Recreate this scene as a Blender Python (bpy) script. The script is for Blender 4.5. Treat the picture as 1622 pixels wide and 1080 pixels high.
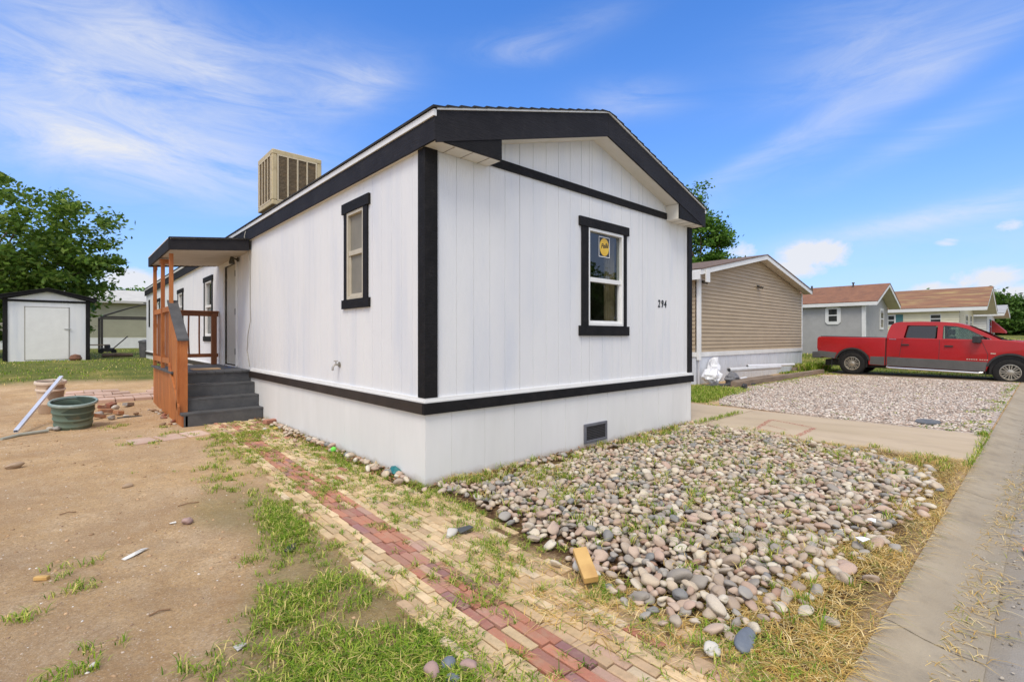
import bpy, bmesh, math, random
import numpy as np
from mathutils import Vector, Matrix, Euler
random.seed(7); RS = np.random.RandomState(11)
for o in list(bpy.data.objects): bpy.data.objects.remove(o)
SC = bpy.context.scene; COL = SC.collection

# ------------------------------------------------------------------ camera
cam = bpy.data.cameras.new('camera'); camo = bpy.data.objects.new('camera', cam); COL.objects.link(camo)
camo.location = (-2.494, -3.954, 1.4)
camo.rotation_euler = (math.radians(90), 0, -math.atan2(0.67276, 0.73986))
cam.sensor_width = 36; cam.lens = 772/1622*36; cam.shift_y = -6/1622; cam.clip_end = 3000; cam.clip_start = .05
SC.camera = camo
SC.view_settings.view_transform = 'Standard'; SC.view_settings.look = 'None'
SC.view_settings.exposure = 0.42; SC.view_settings.gamma = 1
SC.cycles.max_bounces = 8; SC.cycles.transparent_max_bounces = 12

# ------------------------------------------------------------------ world
SUN_EL, SUN_AZ = math.radians(58), math.atan2(-0.82, -0.57)   # azimuth as atan2(x, y) towards the sun
W = bpy.data.worlds.new('World'); SC.world = W; W.use_nodes = True
nt = W.node_tree; nt.nodes.clear()
def wn(t, **k):
    n = nt.nodes.new(t)
    for a, b in k.items(): setattr(n, a, b)
    return n
def wl(a, b): nt.links.new(a, b)
def wm(op, a, b=None, c=None, clamp=False):
    n = wn('ShaderNodeMath', operation=op, use_clamp=clamp)
    for i, v in enumerate((a, b, c)):
        if v is None: continue
        if isinstance(v, (int, float)): n.inputs[i].default_value = v
        else: wl(v, n.inputs[i])
    return n.outputs[0]
sky = wn('ShaderNodeTexSky', sky_type='NISHITA'); sky.sun_disc = False
sky.sun_elevation = SUN_EL; sky.sun_rotation = SUN_AZ; sky.altitude = 1500; sky.air_density = 1.15; sky.dust_density = .35; sky.ozone_density = 2.4
tc = wn('ShaderNodeTexCoord'); sep = wn('ShaderNodeSeparateXYZ'); wl(tc.outputs['Generated'], sep.inputs[0])
X, Y, Z = sep.outputs
az = wm('SUBTRACT', wm('ARCTAN2', X, Y), math.atan2(0.67276, 0.73986))   # 0 = north-east, the way the street runs off
el = wm('ARCSINE', Z)
comb = wn('ShaderNodeCombineXYZ'); wl(az, comb.inputs[0]); wl(el, comb.inputs[1])
def wnoise(sx, sy, rot, scale, detail=5, rough=.55, dist=0, off=0):
    mp = wn('ShaderNodeMapping'); mp.inputs['Scale'].default_value = (sx, sy, 1); mp.inputs['Rotation'].default_value = (0, 0, rot); mp.inputs['Location'].default_value = (off, off*.7, off)
    wl(comb.outputs[0], mp.inputs[0])
    n = wn('ShaderNodeTexNoise'); n.inputs['Scale'].default_value = scale; n.inputs['Detail'].default_value = detail
    n.inputs['Roughness'].default_value = rough; n.inputs['Distortion'].default_value = dist
    wl(mp.outputs[0], n.inputs['Vector']); return n.outputs['Fac']
def blob(a, e, ra, re, rot=0):
    """soft elliptical patch of cloud centred at azimuth a, elevation e (degrees)"""
    a, e, ra, re, rot = [math.radians(v) for v in (a, e, ra, re, rot)]
    da, de = wm('SUBTRACT', az, a), wm('SUBTRACT', el, e)
    u = wm('ADD', wm('MULTIPLY', da, math.cos(rot)/ra), wm('MULTIPLY', de, math.sin(rot)/ra))
    v = wm('ADD', wm('MULTIPLY', da, -math.sin(rot)/re), wm('MULTIPLY', de, math.cos(rot)/re))
    return wm('EXPONENT', wm('MULTIPLY', wm('ADD', wm('MULTIPLY', u, u), wm('MULTIPLY', v, v)), -1))
def pxdir(px, py):
    x = (px-811)/772; z = -(py-534)/772
    return math.degrees(math.atan(x)), math.degrees(math.atan(z/math.hypot(1, x)))
cirrus = None
for px, py, ra, re, rot, w in ((215, 70, 11, 5, -8, .8), (150, 165, 15, 5, -6, .9), (330, 120, 12, 3, -28, .5), (560, 140, 6, 2.0, 18, 1.0), (480, 110, 9, 3.2, 6, .6),
        (190, 235, 15, 2.6, -4, .9), (820, 80, 5, 1.3, 2, .8), (1000, 158, 5.5, 1.6, -4, .7), (930, 35, 6, 1.5, 8, .35), (1240, 225, 16, 1.0, 24, .55), (1450, 130, 11, 1.6, 22, .75), (1500, 200, 9, 1.2, 18, .5), (1400, 60, 10, 1.8, 14, .5),
        (1370, 120, 6, 1.6, 8, .4), (1480, 345, 12, 1.0, 6, 1.2), (1100, 330, 9, 2, 14, .25), (1330, 30, 9, 3, 10, .3), (300, 300, 14, 2.5, 0, .3), (1560, 380, 12, 4, 0, .35)):
    a, e = pxdir(px, py); b = wm('MULTIPLY', blob(a, e, ra, re, rot), w)
    cirrus = b if cirrus is None else wm('ADD', cirrus, b)
streak = wnoise(1.5, 6, .14, 2.6, 12, .68, 1.1, 3.1)
soft = wnoise(1, 2.2, 0, 1.7, 4, .5, .3, 9.2)
cir = wm('MULTIPLY', wm('MULTIPLY', cirrus, wm('ADD', wm('MULTIPLY', streak, 1.8), -.38, clamp=True)), wm('ADD', wm('MULTIPLY', soft, 1.0), .35))
# bright veil added out of view, overhead and behind, for soft neutral light
behind = wm('MULTIPLY', wm('SUBTRACT', wm('ABSOLUTE', az), 1.15, clamp=True), 1.2, clamp=True)
high = wm('MULTIPLY', wm('SUBTRACT', el, .62, clamp=True), 2.5, clamp=True)
fill_veil = wm('MULTIPLY', wm('MAXIMUM', behind, high), wm('ADD', wm('MULTIPLY', soft, .9), .15))
cumulus = None
puff = wnoise(1, 1.5, 0, 11, 10, .7, .4, 5.5)
for px, py, ra, re, w in ((1290, 402, 4.6, 1.9, 1), (1250, 425, 4, 1.5, .9), (1170, 400, 2.2, 1.3, .8), (1602, 355, 1.4, 1.0, .8), (1500, 384, 1.3, .6, .6), (1570, 440, 3.3, 1.4, 1), (1480, 458, 3.4, 1.0, .8),
        (1600, 465, 4, 1.6, .8), (205, 443, 2.6, 1.4, 1), (240, 452, 2.5, 1.3, .9), (170, 440, 2, 1, .6), (20, 500, 5, 1.4, .8)):
    a, e = pxdir(px, py); b = wm('MULTIPLY', blob(a, e, ra, re), w)
    cumulus = b if cumulus is None else wm('MAXIMUM', cumulus, b)
cum = wm('MULTIPLY', wm('SUBTRACT', wm('ADD', cumulus, wm('MULTIPLY', wm('SUBTRACT', puff, .5), 1.5)), .42), 2.6, clamp=True)
cum = wm('MULTIPLY', cum, wm('MULTIPLY', cumulus, 2.2, clamp=True), clamp=True)
haze = wm('EXPONENT', wm('MULTIPLY', wm('MAXIMUM', el, 0), -4.2))
cover = wm('MAXIMUM', wm('MULTIPLY', cir, .80, clamp=True), wm('MULTIPLY', cum, .97), clamp=True)
hs = wn('ShaderNodeHueSaturation'); hs.inputs['Saturation'].default_value = 1.3; hs.inputs['Value'].default_value = 1.45
wl(sky.outputs[0], hs.inputs['Color'])
tint = wn('ShaderNodeMix', data_type='RGBA', blend_type='MULTIPLY'); tint.inputs[0].default_value = 1; wl(hs.outputs[0], tint.inputs[6]); tint.inputs[7].default_value = (.74, .75, .93, 1)
mx = wn('ShaderNodeMix', data_type='RGBA'); wl(wm('MULTIPLY', haze, .92), mx.inputs[0]); wl(tint.outputs[2], mx.inputs[6]); mx.inputs[7].default_value = (1.75, 2.5, 4.0, 1)
mx2 = wn('ShaderNodeMix', data_type='RGBA'); wl(cover, mx2.inputs[0]); wl(mx.outputs[2], mx2.inputs[6]); mx2.inputs[7].default_value = (4.1, 4.2, 4.5, 1)
mx3 = wn('ShaderNodeMix', data_type='RGBA'); wl(wm('MULTIPLY', fill_veil, 1.15, clamp=True), mx3.inputs[0]); wl(mx2.outputs[2], mx3.inputs[6]); mx3.inputs[7].default_value = (6.3, 6.0, 5.5, 1)
bg = wn('ShaderNodeBackground'); bg.inputs[1].default_value = .15; wl(mx3.outputs[2], bg.inputs[0])
wo = wn('ShaderNodeOutputWorld'); wl(bg.outputs[0], wo.inputs[0])

sun = bpy.data.lights.new('sun', 'SUN'); suno = bpy.data.objects.new('sun', sun); COL.objects.link(suno)
sun.energy = 1.8; sun.angle = math.radians(24); sun.color = (1, .93, .80)
sd = Vector((math.sin(SUN_AZ)*math.cos(SUN_EL), math.cos(SUN_AZ)*math.cos(SUN_EL), math.sin(SUN_EL)))
suno.rotation_euler = sd.to_track_quat('Z', 'Y').to_euler()

# ------------------------------------------------------------------ helpers
def tag(o, label=None, cat=None, group=None, kind=None):
    if label: o['label'] = label
    if cat: o['category'] = cat
    if group: o['group'] = group
    if kind: o['kind'] = kind
    return o
def thing(name, loc, label, cat, group=None, rz=0):
    o = bpy.data.objects.new(name, None); COL.objects.link(o); o.location = loc; o.rotation_euler = (0, 0, rz); o.empty_display_size = .2
    return tag(o, label, cat, group)
def smooth(e0, e1, x):
    t = np.clip((x-e0)/(e1-e0), 0, 1); return t*t*(3-2*t)
_mats = {}
def hexc(c): return (*c, 1) if len(c) == 3 else c
def M(name, c1, c2=None, scale=3, rough=.7, metal=0, bump=0, bscale=40, stretch=(1, 1, 1), isl=0, ramp=None, objr=False, c3=None, s3=20, f3=.5, detail=6, lo=.35, hi=.65, spec=.5, bstretch=None, coat=0, trans=0):
    if name in _mats: return _mats[name]
    m = bpy.data.materials.new(name); m.use_nodes = True; t = m.node_tree; b = t.nodes['Principled BSDF']
    b.inputs['Roughness'].default_value = rough; b.inputs['Metallic'].default_value = metal; b.inputs['Specular IOR Level'].default_value = spec
    if coat: b.inputs['Coat Weight'].default_value = coat; b.inputs['Coat Roughness'].default_value = .05
    N = t.nodes.new; L = t.links.new
    tc = N('ShaderNodeTexCoord')
    def noise(sc, st, det=detail):
        mp = N('ShaderNodeMapping'); mp.inputs['Scale'].default_value = st; L(tc.outputs['Object'], mp.inputs[0])
        n = N('ShaderNodeTexNoise'); n.inputs['Scale'].default_value = sc; n.inputs['Detail'].default_value = det; n.inputs['Roughness'].default_value = .62; L(mp.outputs[0], n.inputs['Vector']); return n.outputs['Fac']
    def mixc(f, a, bb, mode='MIX'):
        n = N('ShaderNodeMix'); n.data_type = 'RGBA'; n.blend_type = mode
        for s, v in ((0, f), (6, a), (7, bb)):
            if isinstance(v, (int, float)): n.inputs[s].default_value = v
            elif isinstance(v, tuple): n.inputs[s].default_value = hexc(v)
            else: L(v, n.inputs[s])
        return n.outputs[2]
    def mr(v, a, bb, c=0., d=1.):
        n = N('ShaderNodeMapRange'); L(v, n.inputs[0]); n.inputs[1].default_value = a; n.inputs[2].default_value = bb; n.inputs[3].default_value = c; n.inputs[4].default_value = d; return n.outputs[0]
    col = hexc(c1)[:4]
    if ramp:
        if objr: src = N('ShaderNodeObjectInfo').outputs['Random']
        else: src = N('ShaderNodeNewGeometry').outputs['Random Per Island']
        r = N('ShaderNodeValToRGB'); r.color_ramp.interpolation = 'CONSTANT'; e = r.color_ramp.elements
        while len(e) > 1: e.remove(e[0])
        for i, (p, c) in enumerate(ramp):
            if i == 0: e[0].position = 0; e[0].color = hexc(c)
            else: q = e.new(p); q.color = hexc(c)
        L(src, r.inputs[0]); col = r.outputs[0]
        if c2: col = mixc(mr(noise(scale, stretch), lo, hi), col, mixc(.5, col, c2))
    elif c2: col = mixc(mr(noise(scale, stretch), lo, hi), tuple(c1), tuple(c2))
    if c3: col = mixc(mr(noise(s3, stretch), .5, .72, 0, f3), col, tuple(c3))
    if isl:
        src = N('ShaderNodeNewGeometry').outputs['Random Per Island'] if not objr else N('ShaderNodeObjectInfo').outputs['Random']
        wn2 = N('ShaderNodeTexWhiteNoise'); wn2.noise_dimensions = '1D'; L(src, wn2.inputs['W'])
        h = N('ShaderNodeHueSaturation'); L(mr(wn2.outputs[0], 0, 1, 1-isl, 1+isl), h.inputs['Value'])
        if isinstance(col, tuple): h.inputs['Color'].default_value = hexc(col)
        else: L(col, h.inputs['Color'])
        col = h.outputs[0]
    if isinstance(col, tuple): b.inputs['Base Color'].default_value = hexc(col)
    else: L(col, b.inputs['Base Color'])
    if bump:
        bn = N('ShaderNodeBump'); bn.inputs['Strength'].default_value = min(1, bump); bn.inputs['Distance'].default_value = .01*max(1, bump)
        L(noise(bscale, bstretch or stretch, 8), bn.inputs['Height']); L(bn.outputs[0], b.inputs['Normal'])
    if trans:
        tl = N('ShaderNodeBsdfTranslucent'); ms = N('ShaderNodeMixShader'); ms.inputs[0].default_value = trans; out = [n for n in t.nodes if n.type == 'OUTPUT_MATERIAL'][0]
        if isinstance(col, tuple): tl.inputs[0].default_value = hexc(col)
        else: L(col, tl.inputs[0])
        L(b.outputs[0], ms.inputs[1]); L(tl.outputs[0], ms.inputs[2]); L(ms.outputs[0], out.inputs[0])
    _mats[name] = m; return m
def glass(name, tint, mixv=.5, rough=.02):
    if name in _mats: return _mats[name]
    m = bpy.data.materials.new(name); m.use_nodes = True; t = m.node_tree; t.nodes.clear(); N = t.nodes.new; L = t.links.new
    tr = N('ShaderNodeBsdfTransparent'); tr.inputs[0].default_value = hexc(tint); gl = N('ShaderNodeBsdfGlossy'); gl.inputs['Roughness'].default_value = rough; gl.inputs[0].default_value = (.95, .97, 1, 1)
    fr = N('ShaderNodeFresnel'); fr.inputs[0].default_value = 1.5
    ad = N('ShaderNodeMath'); ad.operation = 'MULTIPLY_ADD'; ad.use_clamp = True; ad.inputs[1].default_value = 1.0; ad.inputs[2].default_value = mixv; L(fr.outputs[0], ad.inputs[0])
    ge = N('ShaderNodeNewGeometry'); iv = N('ShaderNodeMath'); iv.operation = 'SUBTRACT'; iv.inputs[0].default_value = 1; L(ge.outputs['Backfacing'], iv.inputs[1])
    fm = N('ShaderNodeMath'); fm.operation = 'MULTIPLY'; L(ad.outputs[0], fm.inputs[0]); L(iv.outputs[0], fm.inputs[1]); ad = fm
    mx = N('ShaderNodeMixShader'); L(ad.outputs[0], mx.inputs[0]); L(tr.outputs[0], mx.inputs[1]); L(gl.outputs[0], mx.inputs[2]); o = N('ShaderNodeOutputMaterial'); L(mx.outputs[0], o.inputs[0])
    _mats[name] = m; return m

class MB:
    def __init__(s): s.v = []; s.f = []
    def add(s, vs, fs):
        n = len(s.v); s.v += [tuple(p) for p in vs]; s.f += [tuple(i+n for i in f) for f in fs]; return s
    def box(s, x0, x1, y0, y1, z0, z1, mat=None):
        vs = [(x, y, z) for x in (x0, x1) for y in (y0, y1) for z in (z0, z1)]
        if mat is not None: vs = [tuple(mat @ Vector(p)) for p in vs]
        return s.add(vs, [(0, 1, 3, 2), (4, 6, 7, 5), (0, 4, 5, 1), (2, 3, 7, 6), (0, 2, 6, 4), (1, 5, 7, 3)])
    def prism(s, poly, axis, a, b, fa=None):
        """polygon of 2D points swept along an axis from a to b; fa maps a 3D point"""
        n = len(poly); area = sum(poly[i][0]*poly[(i+1) % n][1]-poly[(i+1) % n][0]*poly[i][1] for i in range(n))
        if area < 0: poly = poly[::-1]
        def p3(p, c): return {'x': (c, p[0], p[1]), 'y': (p[0], c, p[1]), 'z': (p[0], p[1], c)}[axis]
        vs = [p3(p, a) for p in poly]+[p3(p, b) for p in poly]
        if fa: vs = [fa(v) for v in vs]
        return s.add(vs, [tuple(range(n))[::-1], tuple(range(n, 2*n))]+[(i, (i+1) % n, (i+1) % n+n, i+n) for i in range(n)])
    def tube(s, pts, r, n=10, cap=True):
        pts = [Vector(p) for p in pts]; rs = r if isinstance(r, (list, tuple)) else [r]*len(pts); vs = []; fs = []
        up = Vector((0, 0, 1)) if abs((pts[-1]-pts[0]).normalized().z) < .9 else Vector((1, 0, 0))
        for i, p in enumerate(pts):
            d = (pts[min(i+1, len(pts)-1)]-pts[max(i-1, 0)]).normalized(); a = d.cross(up).normalized(); b = a.cross(d)
            for k in range(n): t = 2*math.pi*k/n; vs.append(p+(a*math.cos(t)+b*math.sin(t))*rs[i])
        for i in range(len(pts)-1):
            for k in range(n): fs.append((i*n+k, i*n+(k+1) % n, (i+1)*n+(k+1) % n, (i+1)*n+k))
        if cap: fs += [tuple(range(n))[::-1], tuple((len(pts)-1)*n+k for k in range(n))]
        return s.add(vs, fs)
    def lathe(s, prof, n=32, axis='z', c=(0, 0, 0), wob=None):
        vs = []; fs = []
        for r, h in prof:
            for k in range(n):
                t = 2*math.pi*k/n; rr = r*(wob(t) if wob else 1); a, b = rr*math.cos(t), rr*math.sin(t)
                vs.append((c[0]+a, c[1]+b, c[2]+h) if axis == 'z' else (c[0]+h, c[1]+a, c[2]+b))
        for i in range(len(prof)-1):
            for k in range(n): fs.append((i*n+k, i*n+(k+1) % n, (i+1)*n+(k+1) % n, (i+1)*n+k))
        return s.add(vs, fs)
    def build(s, name, mat, parent=None, loc=None, smooth=False, bevel=0, seg=2, label=None):
        me = bpy.data.meshes.new(name); me.from_pydata(s.v, [], s.f); me.update()
        o = bpy.data.objects.new(name, me); COL.objects.link(o); me.materials.append(mat)
        if parent is not None: o.parent = parent
        if loc is not None: o.location = loc
        if smooth or bevel:
            bm = bmesh.new(); bm.from_mesh(me)
            if s.f and smooth != 'keep': bmesh.ops.recalc_face_normals(bm, faces=bm.faces)
            if bevel: 
                ed = [e for e in bm.edges if len(e.link_faces) == 2 and e.calc_face_angle(0) > .5]
                bmesh.ops.bevel(bm, geom=ed, offset=bevel, segments=seg, affect='EDGES', profile=.6, clamp_overlap=True)
            for f in bm.faces: f.smooth = bool(smooth)
            if smooth:
                for e in bm.edges:
                    if len(e.link_faces) == 2 and e.calc_face_angle(0) > .7: e.smooth = False
            bm.to_mesh(me); bm.free()
        if label: o['label'] = label
        return o
def B(*a, **k): return MB().box(*a, **k)

def fastmesh(name, V, F, nper, mat, smooth=False):
    """V (n,3), F (m,nper) numpy"""
    me = bpy.data.meshes.new(name); me.vertices.add(len(V)); me.vertices.foreach_set('co', V.astype(np.float32).ravel())
    me.loops.add(F.size); me.loops.foreach_set('vertex_index', F.astype(np.int32).ravel())
    me.polygons.add(len(F)); me.polygons.foreach_set('loop_start', np.arange(0, F.size, nper, dtype=np.int32))
    if smooth: me.polygons.foreach_set('use_smooth', np.ones(len(F), dtype=bool))
    me.update(); me.validate(); me.materials.append(mat)
    o = bpy.data.objects.new(name, me); COL.objects.link(o); return o
def n2(x, y, s, o=0.):
    """cheap smooth noise, about -1..1"""
    x = x*s+o*3.7; y = y*s-o*2.3
    return (np.sin(x*1.3+1.7*np.sin(y*.9+o))+np.sin(y*1.7+1.3*np.sin(x*1.1+2*o))+np.sin((x+y)*.8+1.9*np.sin((x-y)*.7))+.6*np.sin(x*2.9-y*2.3+o)+.6*np.sin(y*3.7+x*1.9))/3.2

# ------------------------------------------------------------------ terrain
def gz(x, y):
    x = np.asarray(x, float); y = np.asarray(y, float)
    a = .5*smooth(6, 20, y)*(1-smooth(4, 9, x))
    b = .34*smooth(3, 7, y)*smooth(12, 20, x)
    c = .5*smooth(21.7, 27, x)*smooth(-3.2, -1, y)
    h = np.maximum(np.maximum(a, b), c)
    d = np.clip((x-60)*.022, 0, 3.5)*smooth(-30, 5, y)
    h = h+d
    road = smooth(-3.38, -3.46, y)*1.0
    h = h*(1-road)-.16*road*(1-smooth(-11.4, -11.6, y))
    return h
def bump_h(x, y):
    """little humps and hollows of bare soil"""
    k = (1-smooth(3, 5, x))*(1-smooth(7, 12, np.abs(y)))
    near = .012*n2(x, y, 2.1, 1)+.006*n2(x, y, 6.3, 2)+.003*n2(x, y, 17, 3)
    for fx, fy, fa in ((-2.02, -.62, .6), (-2.25, -.2, .9), (-1.95, .25, .5), (-2.4, 1.0, 1.2), (-2.0, 1.4, .3), (-2.6, 2.2, .8), (-1.75, 2.6, .2), (-2.3, 3.2, 1.0), (-1.8, -.2, .4)):
        u = (x-fx)*math.cos(fa)+(y-fy)*math.sin(fa); v = -(x-fx)*math.sin(fa)+(y-fy)*math.cos(fa); q = (v/.13)**2+(u/.05)**2; near = near-.016*np.exp(-q**2)+.005*np.exp(-(np.sqrt(q)-1.35)**2*9)
    inpath = smooth(-1.35, -1.2, x)*(1-smooth(.15, .3, x))
    return near*k*(1-.85*inpath)*(y > -3.38)-.012*k*(y > -3.38)
def gh(x, y): return gz(x, y)+bump_h(x, y)

# bare soil / lawn cover, 0..1, the share of green at a ground point
def lawn(x, y):
    x = np.asarray(x, float); y = np.asarray(y, float)
    n = n2(x, y, 1.1, 4)
    far = smooth(12.2, 13.6, y+.5*n)*(1-smooth(4.5, 5.2, x))
    side = smooth(-1.7-.25*np.clip(-y, 0, 3)+.18*n, -1.45-.25*np.clip(-y, 0, 3)+.18*n, x)*(1-smooth(-1.25, -1.12, x))*(1-smooth(.3, 1.1, y+.4*n))
    side2 = .35*smooth(-1.55+.2*n, -1.3+.2*n, x)*(1-smooth(-1.2, -1.1, x))*(1-smooth(4.6, 5.2, y))
    corner = smooth(-.62+.15*n, -.3, x)*(1-smooth(0.02, .1, x))*smooth(-.8, -.2, y)*(1-smooth(1.5, 3, y))
    bedg = (x > .0)*smooth(-3.36, -3.25, y)*(1-smooth(4.7, 4.9, x))*(1-smooth(-3.1, -2.7, y+.15*n))
    patch = smooth(7.35, 7.6, x)*(1-smooth(10.2, 11.2, x))*smooth(.75, 1.1, y-.12*(x-7.4)+.1*n)*(1-smooth(2.7, 2.95, y))
    right = smooth(20.7, 21.3, x)*smooth(-3.35, -3.1, y)
    back = smooth(2.9, 3.3, y)*smooth(10, 11, x)
    back2 = smooth(2.2, 2.6, y)*smooth(17.5, 18.2, x)
    opp = 1-smooth(-12.6, -12.0, y)
    r = np.maximum.reduce([far, side*.4, corner, bedg*.6, patch, right, back, back2, opp])
    return np.clip(r, 0, 1)

def ground_material():
    m = bpy.data.materials.new('bare_soil_and_lawn'); m.use_nodes = True; t = m.node_tree; b = t.nodes['Principled BSDF']; N = t.nodes.new; L = t.links.new
    b.inputs['Roughness'].default_value = .95; b.inputs['Specular IOR Level'].default_value = .15
    tc = N('ShaderNodeTexCoord')
    def noise(s, d=8, st=(1, 1, 1), r=.6):
        mp = N('ShaderNodeMapping'); mp.inputs['Scale'].default_value = st; L(tc.outputs['Object'], mp.inputs[0])
        n = N('ShaderNodeTexNoise'); n.inputs['Scale'].default_value = s; n.inputs['Detail'].default_value = d; n.inputs['Roughness'].default_value = r; L(mp.outputs[0], n.inputs[0]); return n.outputs[0]
    def ramp(v, els):
        r = N('ShaderNodeValToRGB'); e = r.color_ramp.elements; e[0].position, e[0].color = els[0][0], hexc(els[0][1]); e[1].position, e[1].color = els[-1][0], hexc(els[-1][1])
        for p, c in els[1:-1]: q = e.new(p); q.color = hexc(c)
        L(v, r.inputs[0]); return r.outputs[0]
    def mix(f, a, bb):
        n = N('ShaderNodeMix'); n.data_type = 'RGBA'
        for s, v in ((0, f), (6, a), (7, bb)):
            if isinstance(v, (int, float)): n.inputs[s].default_value = v
            elif isinstance(v, tuple): n.inputs[s].default_value = hexc(v)
            else: L(v, n.inputs[s])
        return n.outputs[2]
    dirt = ramp(noise(1.3, 10), [(.3, (.46, .28, .13)), (.5, (.66, .45, .24)), (.66, (.78, .58, .36))])
    dirt = mix(ramp(noise(4.5, 10, r=.75), [(.45, (0, 0, 0)), (.7, (.75, .75, .75))]), dirt, (.40, .25, .13))
    dirt = mix(ramp(noise(.75, 7, r=.65), [(.44, (0, 0, 0)), (.6, (.7, .7, .7))]), dirt, (.45, .31, .19))
    dirt = mix(ramp(noise(6.1, 9, (1.3, .8, 1), .7), [(.5, (0, 0, 0)), (.72, (.7, .7, .7))]), dirt, (.64, .50, .34))
    dirt = mix(ramp(noise(48, 6, r=.8), [(.42, (0, 0, 0)), (.62, (.75, .75, .75))]), dirt, (.40, .26, .145))
    dirt = mix(ramp(noise(115, 3), [(.58, (0, 0, 0)), (.66, (.8, .8, .8))]), dirt, (.70, .58, .44))
    gr = ramp(noise(.9, 8), [(.3, (.09, .12, .03)), (.52, (.17, .17, .045)), (.68, (.33, .27, .09))])
    gr = mix(ramp(noise(14, 6), [(.4, (0, 0, 0)), (.7, (.8, .8, .8))]), gr, (.05, .10, .018))
    va = N('ShaderNodeVertexColor'); va.layer_name = 'cover'; sp = N('ShaderNodeSeparateColor'); L(va.outputs[0], sp.inputs[0])
    col = mix(sp.outputs[0], dirt, gr)
    litter = ramp(noise(38, 6), [(.35, (.07, .035, .018)), (.55, (.17, .10, .05)), (.7, (.34, .27, .14))])  # litter tone, darkened to paint in the shade between the cobbles
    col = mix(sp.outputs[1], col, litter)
    L(col, b.inputs['Base Color'])
    bp = N('ShaderNodeBump'); bp.inputs['Strength'].default_value = 1; bp.inputs['Distance'].default_value = .03; L(noise(26, 12, r=.78), bp.inputs['Height']); L(bp.outputs[0], b.inputs['Normal'])
    return m
def axis(parts):
    out = []
    for a, b, n in parts: out += list(np.linspace(a, b, n, endpoint=False))
    return np.array(out+[parts[-1][1]])
def make_ground():
    xs = axis([(-900, -60, 8), (-60, -8, 26), (-8, -4, 40), (-4, 1, 125), (1, 8, 90), (8, 30, 60), (30, 80, 25), (80, 900, 12)])
    ys = axis([(-900, -60, 6), (-60, -12.6, 10), (-12.6, -11.4, 6), (-11.4, -3.6, 4), (-3.6, -3.3, 8), (-3.3, 3, 150), (3, 12, 80), (12, 25, 45), (25, 90, 30), (90, 900, 10)])
    XX, YY = np.meshgrid(xs, ys, indexing='ij'); ZZ = gh(XX, YY)
    V = np.stack([XX, YY, ZZ], -1).reshape(-1, 3); nx, ny = len(xs), len(ys)
    i, j = np.meshgrid(np.arange(nx-1), np.arange(ny-1), indexing='ij'); a = (i*ny+j).ravel()
    o = fastmesh('ground', V, np.stack([a, a+ny, a+ny+1, a+1], 1), 4, ground_material(), True)
    me = o.data; ca = me.color_attributes.new('cover', 'FLOAT_COLOR', 'POINT')
    g = lawn(XX, YY)
    litter_shade = np.maximum(smooth(-.3, -.1, XX)*(1-smooth(5.0, 5.2, XX))*smooth(-3.4, -3.2, YY)*(1-smooth(.1, .3, YY)), smooth(-.28, -.12, XX)*(XX < .3)*(YY > 0)*(YY < 5.1))
    C = np.stack([g, litter_shade, 0*g, 1+0*g], -1).reshape(-1); ca.data.foreach_set('color', C.astype(np.float32))
    o['kind'] = 'structure'
make_ground()

# street, gutter, driveway
def silt(m, y0, y1, colr):
    t = m.node_tree; N = t.nodes.new; L = t.links.new; b = t.nodes['Principled BSDF']; src = b.inputs['Base Color'].links[0].from_socket
    g = N('ShaderNodeTexCoord'); sp = N('ShaderNodeSeparateXYZ'); L(g.outputs['Object'], sp.inputs[0]); no = N('ShaderNodeTexNoise'); no.inputs['Scale'].default_value = 2.2; no.inputs['Detail'].default_value = 9; no.inputs['Roughness'].default_value = .7; L(g.outputs['Object'], no.inputs[0])
    a = N('ShaderNodeMath'); a.operation = 'MULTIPLY_ADD'; a.inputs[1].default_value = .5; L(no.outputs[0], a.inputs[0]); L(sp.outputs[1], a.inputs[2])
    mr = N('ShaderNodeMapRange'); mr.inputs[1].default_value = y0; mr.inputs[2].default_value = y1; mr.inputs[4].default_value = .9; L(a.outputs[0], mr.inputs[0])
    mx = N('ShaderNodeMix'); mx.data_type = 'RGBA'; L(mr.outputs[0], mx.inputs[0]); L(src, mx.inputs[6]); mx.inputs[7].default_value = hexc(colr); L(mx.outputs[2], b.inputs['Base Color'])
asph = M('asphalt', (.33, .315, .30), (.42, .405, .39), 2.2, .95, bump=.8, bscale=140, c3=(.20, .18, .15), s3=7, f3=.6, stretch=(.35, 1, 1), bstretch=(1, 1, 1))
conc = M('old_concrete', (.31, .25, .17), (.40, .335, .24), 1.6, .9, bump=.5, bscale=90, c3=(.17, .145, .11), s3=5.5, f3=.6)
drivem = M('driveway_concrete', (.46, .36, .235), (.54, .43, .30), .8, .85, bump=.25, bscale=110, c3=(.33, .25, .17), s3=3, f3=.45, stretch=(1, .4, 1))
def strip(name, xs, prof, mat, smooth_=True):
    """profile (y,z) swept along x"""
    mb = MB(); vs = []; fs = []; n = len(prof)
    for x in xs:
        for y, z in prof: vs.append((x, y, z))
    for i in range(len(xs)-1):
        for k in range(n-1): fs.append((i*n+k, (i+1)*n+k, (i+1)*n+k+1, i*n+k+1))
    mb.add(vs, fs); o = mb.build(name, mat, smooth=smooth_ and 'keep'); o['kind'] = 'structure'; return o
silt(asph, -3.75, -3.52, (.30, .255, .195)); silt(conc, -3.25, -3.55, (.31, .265, .20))
xsl = list(np.linspace(-300, 400, 60))
strip('road', xsl, [(-11.6, -.05), (-7.7, 0.0), (-3.74, -.052)], asph)
gx = []
x = -30.0
while x < 60:
    gx.append(x); x += 3.05
for k, x in enumerate(gx):
    pass
gut = MB()
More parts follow.
